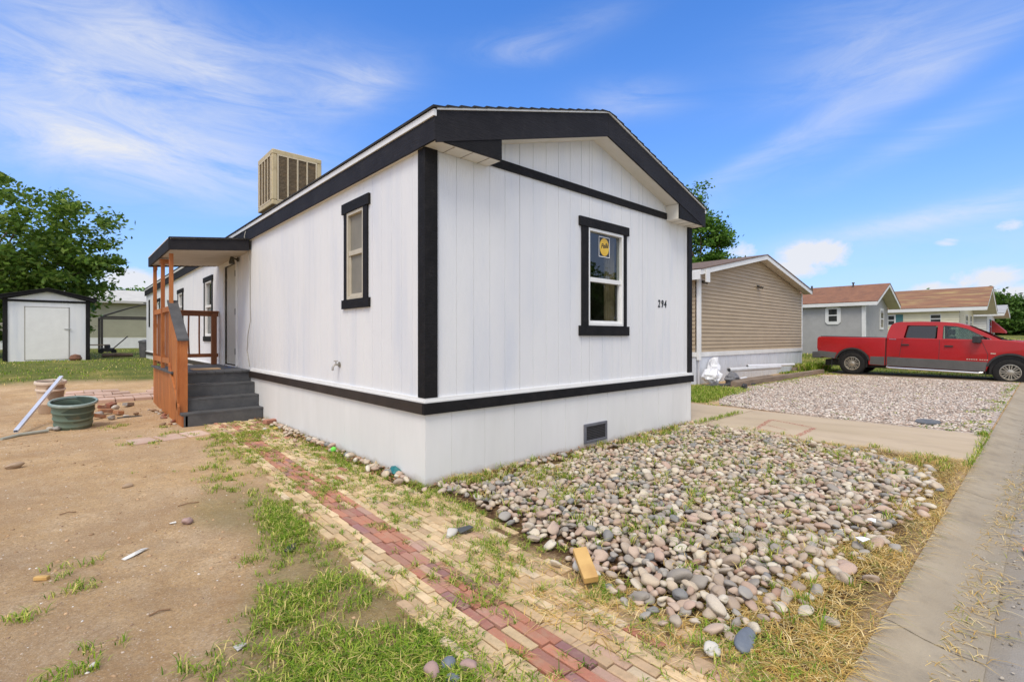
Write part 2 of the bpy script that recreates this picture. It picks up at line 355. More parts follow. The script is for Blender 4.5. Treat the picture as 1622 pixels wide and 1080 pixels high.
for x in gx:
    prof = [(-3.405, -.12), (-3.40, .006), (-3.44, .004), (-3.56, -.028), (-3.68, -.046), (-3.77, -.044), (-3.78, -.12)]
    n = len(prof); vs = [(xx, y, z) for xx in (x+.006, x+3.044) for y, z in prof]
    gut.add(vs, [(k, k+1, n+k+1, n+k) for k in range(n-1)]+[tuple(range(n)), tuple(range(n, 2*n))[::-1]])
g = gut.build('gutter', conc); g['kind'] = 'structure'
strip('gutter_bed', [-31, 62], [(-3.79, -.09), (-3.39, -.09)], M('joint_dirt', (.16, .12, .08), (.25, .2, .13), 8, .95))
dw = MB()
for y0, y1 in ((-3.385, -.215), (-.19, 3.0), (3.02, 6.3), (6.32, 9.6), (9.62, 14)):
    vs = []
    xl = 4.86; 
    dw.box(xl, 7.12+.1*max(0, min(1, (y0+2)/3)), y0, y1, -.08, .018)
d = dw.build('driveway', drivem, bevel=.006); d['kind'] = 'structure'
# spray painted utility mark on the slab
rp = MB()
def ribbon(mb, p, q, w, z):
    p = Vector((*p, z)); q = Vector((*q, z)); d = (q-p).normalized(); nrm = Vector((-d.y, d.x, 0))*w/2
    vs = []; n = 8
    for i in range(n+1):
        c = p.lerp(q, i/n); k = 1+.25*math.sin(i*2.3)
        vs += [c-nrm*k, c+nrm*k]
    mb.add(vs, [(2*i, 2*i+2, 2*i+3, 2*i+1) for i in range(n)])
def spray_mat():
    m = bpy.data.materials.new('red_spray_paint'); m.use_nodes = True; t = m.node_tree; b = t.nodes['Principled BSDF']; b.inputs['Base Color'].default_value = (.52, .10, .07, 1); b.inputs['Roughness'].default_value = .9
    n = t.nodes.new('ShaderNodeTexNoise'); n.inputs['Scale'].default_value = 38; n.inputs['Detail'].default_value = 6; tc = t.nodes.new('ShaderNodeTexCoord'); t.links.new(tc.outputs['Object'], n.inputs[0])
    r = t.nodes.new('ShaderNodeMapRange'); r.inputs[1].default_value = .42; r.inputs[2].default_value = .62; r.inputs[3].default_value = 0.0; r.inputs[4].default_value = .62; t.links.new(n.outputs[0], r.inputs[0]); t.links.new(r.outputs[0], b.inputs['Alpha']); return m
for p, q, w in (((5.15, -1.0), (6.15, -.84), .045), ((6.2, -.84), (5.95, -1.5), .05), ((5.9, -1.56), (5.05, -1.6), .05), ((5.0, -1.55), (5.2, -1.0), .03), ((5.62, -1.0), (5.4, -1.35), .02)):
    ribbon(rp, p, q, w*1.5, .0215)
rp.build('painted_mark', spray_mat())['kind'] = 'structure'

# gravel parking pad
grav_ramp0 = [(0, (.60, .50, .44)), (.2, (.48, .36, .30)), (.38, (.70, .62, .56)), (.55, (.38, .31, .27)), (.68, (.62, .46, .38)), (.82, (.80, .74, .68)), (.93, (.22, .19, .17))]
grav_ramp = [(p, ((c[0]*.75+c[1]*.25)*.93, c[1]*.90, (c[2]*.85+c[1]*.15)*.85)) for p, c in grav_ramp0]
def voronoi_mat(name, scale, cols, rough=.9, dark=(.15, .11, .08)):
    m = bpy.data.materials.new(name); m.use_nodes = True; t = m.node_tree; b = t.nodes['Principled BSDF']; N = t.nodes.new; L = t.links.new; b.inputs['Roughness'].default_value = rough
    tc = N('ShaderNodeTexCoord'); v = N('ShaderNodeTexVoronoi'); v.inputs['Scale'].default_value = scale; L(tc.outputs['Object'], v.inputs['Vector'])
    wn_ = N('ShaderNodeTexWhiteNoise'); L(v.outputs['Color'], wn_.inputs['Vector']); r = N('ShaderNodeValToRGB'); r.color_ramp.interpolation = 'CONSTANT'; e = r.color_ramp.elements; e[0].color = hexc(cols[0][1]); e[1].position = cols[1][0]; e[1].color = hexc(cols[1][1])
    for p, c in cols[2:]: q = e.new(p); q.color = hexc(c)
    L(wn_.outputs[0], r.inputs[0])
    no = N('ShaderNodeTexNoise'); no.inputs['Scale'].default_value = .8; no.inputs['Detail'].default_value = 8; L(tc.outputs['Object'], no.inputs[0])
    mr = N('ShaderNodeMapRange'); mr.inputs[1].default_value = .52; mr.inputs[2].default_value = .75; mr.inputs[4].default_value = .6; L(no.outputs[0], mr.inputs[0])
    mx = N('ShaderNodeMix'); mx.data_type = 'RGBA'; L(mr.outputs[0], mx.inputs[0]); L(r.outputs[0], mx.inputs[6]); mx.inputs[7].default_value = (.30, .22, .15, 1); L(mx.outputs[2], b.inputs['Base Color'])
    bp = N('ShaderNodeBump'); bp.invert = True; bp.inputs['Strength'].default_value = 1; bp.inputs['Distance'].default_value = .02; L(v.outputs['Distance'], bp.inputs['Height']); L(bp.outputs[0], b.inputs['Normal']); return m
gravel_outline = [(7.16, -3.375), (18.9, -3.37), (18.9, .2), (17.6, 1.75), (11.2, 1.75), (9.4, 1.25), (8.2, .95), (7.45, .6), (7.25, -.7)]
gp = MB(); gp.prism(gravel_outline, 'z', -.03, .010)
gp.build('gravel_pad', voronoi_mat('gravel_surface', 38, grav_ramp))['kind'] = 'structure'
# packed earth wheel strips under the truck
dp = MB(); dp.prism([(18.93, -3.37), (21.2, -3.37), (21.2, 1.9), (18.93, 1.9)], 'z', -.03, .006)
dp.build('dirt_track', M('track_soil', (.22, .16, .10), (.33, .25, .17), 2, .95, bump=.6, bscale=25, c3=(.12, .16, .05), s3=5, f3=.6))['kind'] = 'structure'

# ================================================================== the white home with the black trim
white_s = M('white_siding_paint', (.80, .80, .80), (.72, .73, .76), 1.0, .62, bump=.45, bscale=16, stretch=(1.6, 1.6, .25), bstretch=(5, 5, .5), c3=(.56, .61, .71), s3=1.9, f3=.42, lo=.3, hi=.7)
white_k = M('white_skirt_paint', (.80, .80, .79), (.73, .73, .72), .9, .6, bump=.2, bscale=14, stretch=(1.4, 1.4, .3), c3=(.6, .59, .56), s3=1.3, f3=.3)
def add_splash(m, top, colr):
    t = m.node_tree; N = t.nodes.new; L = t.links.new; b = t.nodes['Principled BSDF']; src = b.inputs['Base Color'].links[0].from_socket
    g = N('ShaderNodeTexCoord'); sp = N('ShaderNodeSeparateXYZ'); L(g.outputs['Object'], sp.inputs[0]); no = N('ShaderNodeTexNoise'); no.inputs['Scale'].default_value = 5; no.inputs['Detail'].default_value = 9; no.inputs['Roughness'].default_value = .75; L(g.outputs['Object'], no.inputs[0])
    a = N('ShaderNodeMath'); a.operation = 'MULTIPLY_ADD'; a.inputs[1].default_value = -1/top; a.inputs[2].default_value = .42; L(sp.outputs[2], a.inputs[0])
    c = N('ShaderNodeMath'); c.operation = 'ADD'; L(a.outputs[0], c.inputs[0]); L(no.outputs[0], c.inputs[1]); mr = N('ShaderNodeMapRange'); mr.inputs[1].default_value = .45; mr.inputs[2].default_value = 1.0; mr.inputs[4].default_value = .75; L(c.outputs[0], mr.inputs[0])
    mx = N('ShaderNodeMix'); mx.data_type = 'RGBA'; L(mr.outputs[0], mx.inputs[0]); L(src, mx.inputs[6]); mx.inputs[7].default_value = hexc(colr); L(mx.outputs[2], b.inputs['Base Color'])
add_splash(white_k, .16, (.42, .34, .22))
white_t = M('white_trim_paint', (.80, .80, .79), (.74, .74, .73), 3, .5, bump=.15, bscale=60)
cream_p = M('soffit_paint', (.76, .73, .66), (.68, .65, .57), 2.5, .65, bump=.2, bscale=40)
black_t = M('black_stained_trim', (.006, .0055, .006), (.012, .011, .012), 3, .7, spec=.25, bump=.7, bscale=16, stretch=(1, 1, 1), bstretch=(1, 1, 9), c3=(.022, .019, .019), s3=12, f3=.5)
black_l = M('black_fascia_board', (.013, .012, .015), (.022, .021, .025), 2, .7, spec=.25, bump=.7, bscale=10, bstretch=(1, 1, 9), c3=(.035, .032, .035), s3=9, f3=.4)
band_sheen = M('band_brown_sheen', (.022, .014, .010), (.038, .026, .020), 3, .55, bump=.5, bscale=12, bstretch=(1, 1, 9))  # brown sheen of the lit side band put into its colour
shingle_b = M('black_shingle', (.018, .018, .019), (.04, .038, .037), 6, .95, bump=1, bscale=120)
vinyl_w = M('white_vinyl', (.83, .83, .82), (.78, .78, .77), 5, .35)
dark_in = M('dim_interior', (.36, .28, .21), (.30, .23, .17), 2, .9)
glass_f = glass('window_glass', (.75, .78, .76), .03)
steel = M('galvanised', (.42, .43, .44), (.55, .56, .57), 8, .4, .8)
charcoal = M('charcoal_paint', (.060, .062, .068), (.090, .092, .097), 5, .6, bump=.35, bscale=14, bstretch=(1, 9, 9), c3=(.10, .10, .10), s3=10, f3=.35)
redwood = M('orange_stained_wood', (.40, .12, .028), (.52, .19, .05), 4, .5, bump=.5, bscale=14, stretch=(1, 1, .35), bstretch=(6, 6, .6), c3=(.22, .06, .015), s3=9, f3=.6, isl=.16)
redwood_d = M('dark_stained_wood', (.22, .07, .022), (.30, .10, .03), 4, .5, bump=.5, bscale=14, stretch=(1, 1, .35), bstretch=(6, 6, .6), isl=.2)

def grooved(mb, to3, a0, a1, zb, ztop, openings, step=.214, off=.142, gw=.008, gd=.005):
    """sheet of grooved siding; to3(a, depth, z) maps to space, ztop(a) is the upper outline, openings (a0, a1, z0, z1)"""
    br = [a0, a1]; g = a0+off
    gro = []
    while g < a1: gro.append(g); br += [g-gw/2, g+gw/2]; g += step
    for o in openings: br += [o[0], o[1]]
    kn = [2.525] if ztop(1) != ztop(2) else []
    br = sorted(set([round(v, 5) for v in br+kn if a0 <= v <= a1]))
    prev = None
    for p, q in zip(br[:-1], br[1:]):
        if q-p < 1e-4: continue
        mid = (p+q)/2; dep = gd if any(abs(mid-k) < gw/2 for k in gro) else 0
        spans = [(zb, None)]; ops = [o for o in openings if o[0] < mid < o[1]]
        segs = []
        z = zb
        for o in sorted(ops, key=lambda o: o[2]): segs.append((z, z, o[2], o[2])); z = o[3]
        segs.append((z, z, ztop(p), ztop(q)))
        for zl, zr, tl, tr in segs:
            mb.add([to3(p, dep, zl), to3(q, dep, zr), to3(q, dep, tr), to3(p, dep, tl)], [(0, 1, 2, 3)])
        if prev is not None and prev != dep:
            for zl, zr, tl, tr in segs:
                mb.add([to3(p, prev, zl), to3(p, dep, zl), to3(p, dep, tl), to3(p, prev, tl)], [(0, 1, 2, 3)])
        prev = dep
WD, LEN, ZB = 5.05, 22.4, .785
RX = WD/2
def rooftop(x): return 4.235-.297*abs(x-RX)
home = thing('manufactured_home', (0, 0, 0), 'long white grooved-siding home with black trim and house number 294 beside the stone bed', 'mobile home')
FW = (2.40, 3.165, 1.55, 2.80)          # front window opening
SW = (1.285, 1.735, 1.85, 2.885)        # side window opening
side_open = [SW, (9.27, 10.0, 1.42, 2.74), (13.25, 13.95, 1.9, 2.72), (18.15, 18.8, 1.9, 2.72), (7.0, 7.98, .82, 2.9)]
m1 = MB(); grooved(m1, lambda a, d, z: (a, d, z), 0, WD, ZB-.02, lambda a: rooftop(a)-.1, [FW]); m1.build('front_wall', white_s, home)
m2 = MB(); grooved(m2, lambda a, d, z: (d, a, z), 0, LEN, ZB-.02, lambda a: 3.4, side_open, off=.02, gd=.003, gw=.006); m2.build('side_wall', white_s, home)
m3 = MB(); m3.box(WD-.01, WD, 0.02, LEN, ZB, 3.4); m3.box(.02, WD-.02, LEN-.01, LEN, ZB, 3.42); m3.build('rear_wall', white_s, home)
sm_ = MB()
for x in (1.22, 2.44, 3.66, 4.88): sm_.box(x-.0015, x+.0015, -.0012, .0, ZB, rooftop(x)-.12)
sm_.build('panel_seam', M('seam_grey', (.42, .42, .44)), home)
# room behind the walls
ri = MB(); ri.box(.10, WD-.1, 1.5, 1.56, ZB, 3.3); ri.box(.10, WD-.1, .1, LEN-.1, ZB, ZB+.03); ri.box(.1, WD-.1, .1, LEN-.1, 3.32, 3.36); ri.box(3.5, 3.56, .1, 1.5, ZB, 3.3); ri.box(1.4, 1.46, 1.6, LEN-.1, ZB, 3.3)
ri.build('room_lining', dark_in, home)
pp = MB(); pp.box(2.58, 2.84, .40, .42, 1.68, 2.02); pp.build('paper_sheet', M('paper_white', (.8, .8, .78)), home)
# skirting
sk = MB()
def skirt_z(y): return float(gz(-.1, y))-.15
grooved(sk, lambda a, d, z: (a, d-.012, z), -.012, WD+.012, -.15, lambda a: .70, [], off=.30, step=.42, gd=.004, gw=.006)
grooved(sk, lambda a, d, z: (d-.012, a, z), -.012, LEN, -.15, lambda a: .70, [], off=.6, step=1.22, gd=.003, gw=.004)
sk.box(WD+.008, WD+.012, -.012, LEN, -.15, .70)
skirt = sk.build('skirting', white_k, home)
# water table: white cap, dark band
cb = MB()
cb.box(-.035, WD+.035, -.035, 0, .778, .80); cb.box(-.035, 0, 0, 5.93, .778, .80); cb.box(-.022, WD+.022, -.022, 0, .80, .825); cb.box(-.022, 0, 0, 5.93, .80, .825); cb.box(-.035, 0, 8.6, LEN, .778, .80)
cb.build('water_table_cap', white_t, home, bevel=.004)
b1 = MB().box(-.045, WD+.045, -.045, -.005, .672, .776); b1.build('skirt_band', black_t, home, bevel=.003)
b2 = MB()
for y0, y1 in ((-.004, 1.155), (1.158, 4.39), (4.393, 5.93), (8.6, 13.2), (13.203, LEN)):
    MB().box(-.045, -.005, y0, y1, .672, .776).build('skirt_band', band_sheen, home, bevel=.002, label='skirt band along the long side with brown sheen painted in')
# corner boards
for x0, x1, y0, y1 in ((-.026, .118, -.026, 0), (-.026, 0, 0, .10), (WD-.098, WD+.026, -.026, 0), (WD, WD+.026, 0, .1)):
    B(x0, x1, y0, y1, .826, 3.20).build('corner_board', black_t, home, bevel=.003)
# roof: fascia, drip edge, shingles, soffit
OV = .215; EX = .035
fa = MB()
def ft(x): return 4.21-.297*abs(x-RX)
def fb(x): return 3.925-.297*abs(x-RX)
xl, xr = -EX, WD+EX
fa.prism([(xl, ft(xl)), (RX-.001, ft(RX)), (RX-.001, fb(RX)), (xl, fb(xl))], 'y', -OV-.022, -OV)
fa.prism([(RX+.001, ft(RX)), (xr, ft(xr)), (xr, fb(xr)), (RX+.001, fb(RX))], 'y', -OV-.022, -OV)
fa.build('gable_fascia', black_l, home, bevel=.002)
rt = MB()
rt.prism([(xl+.09, fb(xl+.09)-.003), (.752, fb(.752)-.003), (.752, 3.186)], 'y', -OV-.017, -OV+.004)
rt.build('gable_return', black_t, home); rt = MB()
rt.prism([(WD-.752, fb(.752)-.003), (xr-.09, fb(.05)-.003), (WD-.752, 3.186)], 'y', -OV-.017, -OV+.004)
rt.build('gable_return', black_t, home)
ef = MB()
ef.box(-EX-.022, -EX, -OV-.022, LEN+.1, 3.18, 3.392); ef.box(WD+EX, WD+EX+.022, -OV-.022, LEN+.1, 3.18, 3.392)
ef.build('eave_fascia', black_l, home, bevel=.002)
de = MB()
de.box(-EX-.035, -EX-.005, -OV-.03, LEN+.12, 3.394, 3.452); de.box(WD+EX+.005, WD+EX+.035, -OV-.03, LEN+.12, 3.394, 3.44)
for s in (0, 1):
    p = [(xl, ft(xl)+.002), (RX, ft(RX)+.002), (RX, ft(RX)+.020), (xl, ft(xl)+.020)]
    if s: p = [(WD-a, b) for a, b in p]
    de.prism(p, 'y', -OV-.035, -OV+.05)
de.build('drip_edge', white_t, home)
shm = MB(); n = 17
for s in (0, 1):
    for k in range(n):
        u0 = -EX-.05+(RX+EX+.05)*k/n; u1 = -EX-.05+(RX+EX+.05)*(k+1)/n+.02
        z0 = ft(u0)+.040; z1 = ft(u1)+.022
        y = -OV-.045
        p = [(u0, z0-.018), (u1, z1-.004), (u1, z1+.002), (u0, z0+.004)]
        if u1 > RX: p = [(min(a, RX+.01), b) for a, b in p]
        if s: p = [(WD-a, b) for a, b in p]
        shm.prism(p, 'y', y, LEN+.14)
shm.build('roof', shingle_b, home)
so = MB()
# sloped soffit between the returns, closed return boxes at both corners
for s in (0, 1):
    def fx(p): return [(WD-a, b) for a, b in p] if s else p
    so.prism(fx([(.752, fb(.752)+.012), (RX, fb(RX)+.012), (RX, fb(RX)+.03), (.752, fb(.752)+.03)]), 'y', -OV, -.001)
    so.prism(fx([(-EX, 3.186), (.75, 3.186), (.75, fb(.75)+.01), (-EX, fb(-EX)+.02)]), 'y', -OV+.005, -.002)
so.build('soffit', cream_p, home, bevel=.002)
sj = MB()
for x in (.19, .40, .61, WD-.6, WD-.4, WD-.2): B(x-.003, x+.003, -OV+.01, -.004, 3.182, 3.1858).build('soffit_joint', M('joint_grey', (.32, .29, .25)), home)
B(.755, WD-.755, -.024, 0, 3.205, 3.298).build('frieze_board', black_t, home, bevel=.003)
es = MB().box(-EX, 0, 0, LEN, 3.185, 3.20); es.build('eave_soffit', cream_p, home)

def window(parent, axisname, a0, a1, z0, z1, trim=(.10, .10, .13, .13), white=True, blind=False, ear=.05, depth=.0, label=None, split=.5, sx=1):
    """window set in a wall; axis 'y' = wall in the plane y=depth facing -y, axis 'x' = wall in x=depth facing -x*sx"""
    def bx(mb, p, q, d0, d1, r, s):
        if axisname == 'y': mb.box(p, q, depth+d0, depth+d1, r, s)
        else: mb.box(min(depth+sx*d0, depth+sx*d1), max(depth+sx*d0, depth+sx*d1), p, q, r, s)
    tl, tr, tt, tb = trim
    t = MB()
    bx(t, a0-tl, a0+.004, -.022, 0, z0-.002, z1+.002); bx(t, a1-.004, a1+tr, -.022, 0, z0-.002, z1+.002)
    bx(t, a0-tl-ear, a1+tr+ear, -.030, 0, z1+.003, z1+tt); bx(t, a0-tl-ear, a1+tr+ear, -.030, 0, z0-tb, z0-.003)
    w = t.build('window', black_t, parent, bevel=.002, label=label)
    f = MB(); k = .035
    vm = vinyl_w if white else M('almond_vinyl', (.55, .50, .40), (.48, .43, .34), 6, .5)
    zm = z0+(z1-z0)*split
    for p, q, r, s in ((a0, a0+k, z0, z1), (a1-k, a1, z0, z1), (a0+k, a1-k, z0, z0+k), (a0+k, a1-k, z1-k, z1)): bx(f, p, q, -.018, .07, r, s)
    bx(f, a0+k, a1-k, -.006, .05, zm-.028, zm+.028)
    for p, q, r, s in ((a0+k, a0+k+.02, z0+k, zm-.028), (a1-k-.03, a1-k, z0+k, zm-.028), (a0+k+.02, a1-k-.03, z0+k, z0+k+.03)): bx(f, p, q, .004, .045, r, s)
    f.build('window_frame', vm, w, bevel=.002)
    g = MB(); bx(g, a0+k, a1-k, .03, .034, zm+.028, z1-k); bx(g, a0+k+.02, a1-k-.03, .036, .04, z0+k+.03, zm-.028); g.build('pane', glass_f, w)
    if blind:
        sc_ = MB(); bx(sc_, a0+k, a1-k, .020, .023, z0+k, z1-k); sc_.build('insect_screen', M('grey_screen', (.23, .215, .18), (.19, .18, .155), 3, .7, spec=.4, bump=.2, bscale=60), w)
        b = MB(); bx(b, a0+k, a1-k, .075, .08, z0+.02, z1-.02); b.build('blind', M('beige_blind', (.30, .28, .23), (.24, .22, .18), 3, .8, bump=.2, bscale=60, bstretch=(1, 1, 6)), w)
    return w
fwn = window(home, 'y', *FW, trim=(.125, .075, .12, .13), split=.475, label='white framed sash window on the front wall with a round yellow sticker')
window(home, 'x', *SW, trim=(.10, .075, .125, .11), white=False, blind=True, split=.53, label='narrow tall window on the long side')
window(home, 'x', 9.27, 10.0, 1.42, 2.74, trim=(.08, .14, .12, .12), split=.55)
window(home, 'x', 13.25, 13.95, 1.9, 2.72, trim=(.12, .14, .12, .12))
window(home, 'x', 18.15, 18.8, 1.9, 2.72, trim=(.1, .12, .12, .12))
# curtain at the right of the front window
cu = MB(); vs = []
for k in range(24): vs += [(2.93+.2*k/23, .13+.02*math.sin(k*1.3), 1.5), (2.93+.2*k/23, .13+.02*math.sin(k*1.3), 2.9)]
cu.add(vs, [(2*k, 2*k+2, 2*k+3, 2*k+1) for k in range(23)]); cu.build('curtain', M('brown_curtain', (.45, .34, .22), (.34, .25, .16), 6, .9), home)

def text_mesh(s, size, mat, parent, loc, rot, name='lettering', shear=0, extrude=.002, offset=0, space=1, sx=1):
    cu = bpy.data.curves.new(name, 'FONT'); cu.body = s; cu.size = size; cu.extrude = extrude; cu.offset = offset; cu.shear = shear; cu.align_x = 'CENTER'; cu.space_character = space; cu.resolution_u = 4
    t = bpy.data.objects.new(name, cu); COL.objects.link(t); dg = bpy.context.evaluated_depsgraph_get(); me = bpy.data.meshes.new_from_object(t.evaluated_get(dg)); bpy.data.objects.remove(t)
    me.materials.clear(); me.materials.append(mat); o = bpy.data.objects.new(name, me); COL.objects.link(o); o.parent = parent; o.location = loc; o.rotation_euler = rot; o.scale = (sx, 1, 1); return o
# window sticker
stk = MB(); stk.box(2.668, 2.905, .026, .029, 2.462, 2.732); st = stk.build('sticker', M('sticker_black', (.02, .022, .03), rough=.35), fwn)
bd = MB()
for p in ((2.668, 2.905, 2.722, 2.732), (2.668, 2.905, 2.462, 2.472), (2.668, 2.678, 2.472, 2.722), (2.895, 2.905, 2.472, 2.722)): bd.box(p[0], p[1], .0245, .0258, p[2], p[3])
bd.build('sticker_border', M('sticker_white', (.75, .75, .75), rough=.4), st)
dk = MB(); dk.prism([(2.787+.1*math.cos(t/20*math.pi), 2.597+.118*math.sin(t/20*math.pi)) for t in range(40)], 'y', .022, .0255); dk.build('yellow_disc', M('sticker_yellow', (.78, .52, .05), (.7, .42, .03), 6, .4), st)
text_mesh('Pella', .088, M('sticker_ink', (.02, .02, .025)), st, (2.787, .0215, 2.585), (math.pi/2, math.radians(-8), 0), 'sticker_lettering', shear=.45, extrude=.0008, offset=.002)
# house number, three separate digits
num_m = M('number_black', (.012, .012, .014), rough=.35)
for ch, x in (('2', 4.10), ('9', 4.19), ('4', 4.275)):
    text_mesh(ch, .155, num_m, home, (x, -.002, 1.855), (math.pi/2, 0, 0), 'number_digit', shear=.12, extrude=.004, offset=.003, sx=.82)
# crawl space vent
v = MB(); vx0, vx1, vz0, vz1 = 2.31, 2.775, .055, .30
for p in ((vx0, vx1, vz1-.035, vz1), (vx0, vx1, vz0, vz0+.035), (vx0, vx0+.035, vz0+.035, vz1-.035), (vx1-.035, vx1, vz0+.035, vz1-.035)): v.box(p[0], p[1], -.035, -.013, p[2], p[3])
vent = v.build('crawl_vent', M('vent_grey', (.16, .165, .19), (.12, .125, .15), 8, .5), home, bevel=.004)
B(vx0+.03, vx1-.03, -.0145, -.0125, vz0+.03, vz1-.03).build('vent_backing', M('vent_dark', (.012, .012, .012)), vent)
lv = MB()
for k in range(8):
    z = vz0+.045+k*.021; lv.box(vx0+.035, vx1-.035, -.026, -.016, z, z+.007)
for k in range(16):
    xx = vx0+.045+k*.025; lv.box(xx, xx+.004, -.029, -.026, vz0+.035, vz1-.035)
lv.build('vent_grille', M('vent_metal', (.10, .10, .11), rough=.5, metal=.5), vent)
# outdoor tap
tp = MB(); tp.lathe([(.0, 0), (.035, 0), (.035, .008), (0, .008)], 14, 'x', (-.010, 1.97, 1.06)); tp.tube([(-.005, 1.97, 1.06), (-.07, 1.97, 1.06), (-.09, 1.97, 1.03), (-.092, 1.97, .99)], .013); tp.tube([(-.05, 1.97, 1.06), (-.05, 1.97, 1.10)], .007)
tp.lathe([(0, 0), (.026, 0), (.026, .01), (0, .01)], 12, 'z', (-.05, 1.97, 1.10)); tp.build('outdoor_tap', M('tap_metal', (.55, .52, .47), (.3, .28, .25), 30, .4, .6), home, smooth=True)
# door and its casing
dr = MB()
for a, b_, c, d_ in ((6.92, 7.0, .82, 2.9), (7.98, 8.06, .82, 2.9), (6.92, 8.06, 2.9, 2.99)): dr.box(-.028, .0, a, b_, c, d_)
door = dr.build('door', white_t, home, bevel=.003)
B(.03, .07, 7.0, 7.98, .84, 2.9).build('door_leaf', M('door_paint', (.62, .60, .55), (.55, .53, .48), 2, .5), door)
hg = MB()
for z in (1.05, 1.85, 2.62): hg.box(-.034, -.012, 6.985, 7.02, z, z+.12)
hg.box(-.012, .03, 7.0, 7.035, .82, 2.9)
hg.build('hinge', M('hinge_dark', (.03, .025, .02), rough=.4, metal=.6), door)
pl = MB(); pl.lathe([(0, 0), (.045, 0), (.045, .02), (0, .02)], 14, 'x', (-.04, 6.80, 2.93)); pl.tube([(-.04, 6.80, 2.93), (-.13, 6.80, 2.95)], .02); pl.lathe([(.03, 0), (.055, -.10), (.05, -.14), (0, -.14)], 12, 'z', (-.13, 6.8, 2.97)); pl.box(-.07, -.005, 6.95, 8.05, 3.0, 3.06)
pl.build('porch_light', M('lamp_dark', (.05, .05, .04), (.12, .11, .08), 9, .4, .4), home, smooth=True)
B(-.035, -.001, 21.1, 21.3, 1.82, 2.95).build('electric_panel_conduit', black_t, home)
# drooping wire at the porch corner
wr = MB(); wr.tube([(-.07, 6.05, 3.36), (-.10, 6.02, 3.25), (-.06, 5.98, 3.1), (-.015, 5.97, 2.8), (-.012, 5.98, 2.0), (-.02, 5.93, 1.7), (-.03, 6.05, 1.45), (-.015, 6.18, 1.15), (-.012, 6.02, .86)], .007, 6)
wr.build('wire', M('wire_grey', (.35, .33, .28), rough=.6), home, smooth=True)

# ------------------------------------------------------------------ roof-top evaporative cooler
ck = thing('evaporative_cooler', (.60, 6.79, 3.65), 'boxy tan rooftop cooler with louvred side panels on the white home', 'air cooler')
tan = M('cooler_tan', (.52, .42, .24), (.60, .50, .31), 3, .6, bump=.2, bscale=50, c3=(.30, .22, .11), s3=7, f3=.5)
pad = M('cooler_pad', (.17, .13, .085), (.26, .20, .13), 4, .95, bump=1, bscale=30, stretch=(1, 1, 5), c3=(.36, .24, .12), s3=3, f3=.6)
CW, z0c, z1c = 1.02, .49, 1.62
c = MB(); c.box(0, CW, 0, CW, z1c-.085, z1c+.02); c.box(0, CW, 0, CW, z0c, z0c+.10)
for a in (0, CW-.10):
    for b_ in (0, CW-.10): c.box(a, a+.10, b_, b_+.10, z0c+.10, z1c-.085)
c.build('cabinet', tan, ck, bevel=.022, seg=3)
for side in range(4):
    lo = MB(); ba = MB()
    R = Matrix.Translation((CW/2, CW/2, 0)) @ Matrix.Rotation(side*math.pi/2, 4, 'Z') @ Matrix.Translation((-CW/2, -CW/2, 0))
    ba.box(.10, CW-.10, .02, .025, z0c+.10, z1c-.085, R)
    k = 0; z = z0c+.125
    while z < z1c-.12: ba.box(.12, CW-.12, .010, .020, z, z+.010, R); z += .028
    for j in range(5):
        xx = .10+j*(CW-.2-.03)/4; lo.box(xx, xx+.03, -.004, .012, z0c+.09, z1c-.075, R)
    lo.box(.10, CW-.10, -.003, .012, z0c+.09, z0c+.12, R); lo.box(.10, CW-.10, -.003, .012, z1c-.105, z1c-.075, R)
    pn = lo.build('louvre_panel', M('cooler_light_tan', (.62, .53, .38), (.55, .46, .31), 4, .6), ck); ba.build('louvre', pad, pn)
dm = MB(); dm.prism([(.2, z0c), (CW-.2, z0c), (CW-.2, .05+.297*(CW-.2)), (.2, .05+.297*.2)], 'y', .2, CW-.2); dm.build('duct', M('duct_tan', (.22, .17, .10), (.3, .24, .14), 5, .7), ck)

# ------------------------------------------------------------------ porch with steps
PX_, DY0, DY1, DZ = -1.17, 5.93, 8.58, .80
porch = thing('porch', (-.6, 7.2, 0), 'charcoal deck with orange stained railings and black trimmed roof at the side door', 'porch')
def P(mb, name, mat, par=None, **k):
    mb.v = [(x+.6, y-7.2, z) for x, y, z in mb.v]; return mb.build(name, mat, par or porch, **k)
dk_ = MB(); 
for k in range(8): dk_.box(PX_+.02+k*.142, PX_+.02+k*.142+.137, DY0-.03, DY1, DZ-.035, DZ)
P(dk_, 'deck', charcoal, bevel=.004)
rim = MB(); rim.box(PX_-.055, PX_+.018, DY0+.02, DY1+.03, DZ-.02, DZ+.018); P(rim, 'deck_edge_cap', charcoal, bevel=.004)
for k in range(4):                                     # steps, topmost riser first
    y = DY0-.262*k; z = DZ-.2*k; x0 = PX_+.03-.012*k
    r = MB(); r.box(PX_+.006, -.02, y, y+.03, z-.2 if k < 3 else -.05, z-.036); s_ = P(r, 'riser', charcoal, bevel=.003)
    if k < 3 or True:
        t_ = MB(); t_.box(x0-.03, .005 if k else -.02, y-.265+0 if k < 3 else y-.26, y-.001, z-.2-.036, z-.2) if k < 3 else None
        if k < 3: P(t_, 'tread', charcoal, bevel=.006)
sr = MB(); sr.prism([(DY0, DZ-.04), (DY0, -.05), (DY0-.262*3, -.05), (DY0-.262*3, .16), (DY0-.262*2, .16), (DY0-.262*2, .36), (DY0-.262, .36), (DY0-.262, .56), (DY0, .56)], 'x', PX_+.03, PX_+.06); P(sr, 'stair_side', charcoal)
skb = MB(); y = DY0-.78; k = 0
while y < DY1:
    top = DZ-.025 if y > DY0-.02 else (.17 if y < DY0-.56 else .37 if y < DY0-.3 else .57)
    w = .088+.01*math.sin(k*2.1); skb.box(PX_-.012, PX_+.008, y, y+w, -.08+float(gz(-1.2, y)), top-.01*abs(math.sin(k*3.3))); y += w+.022; k += 1
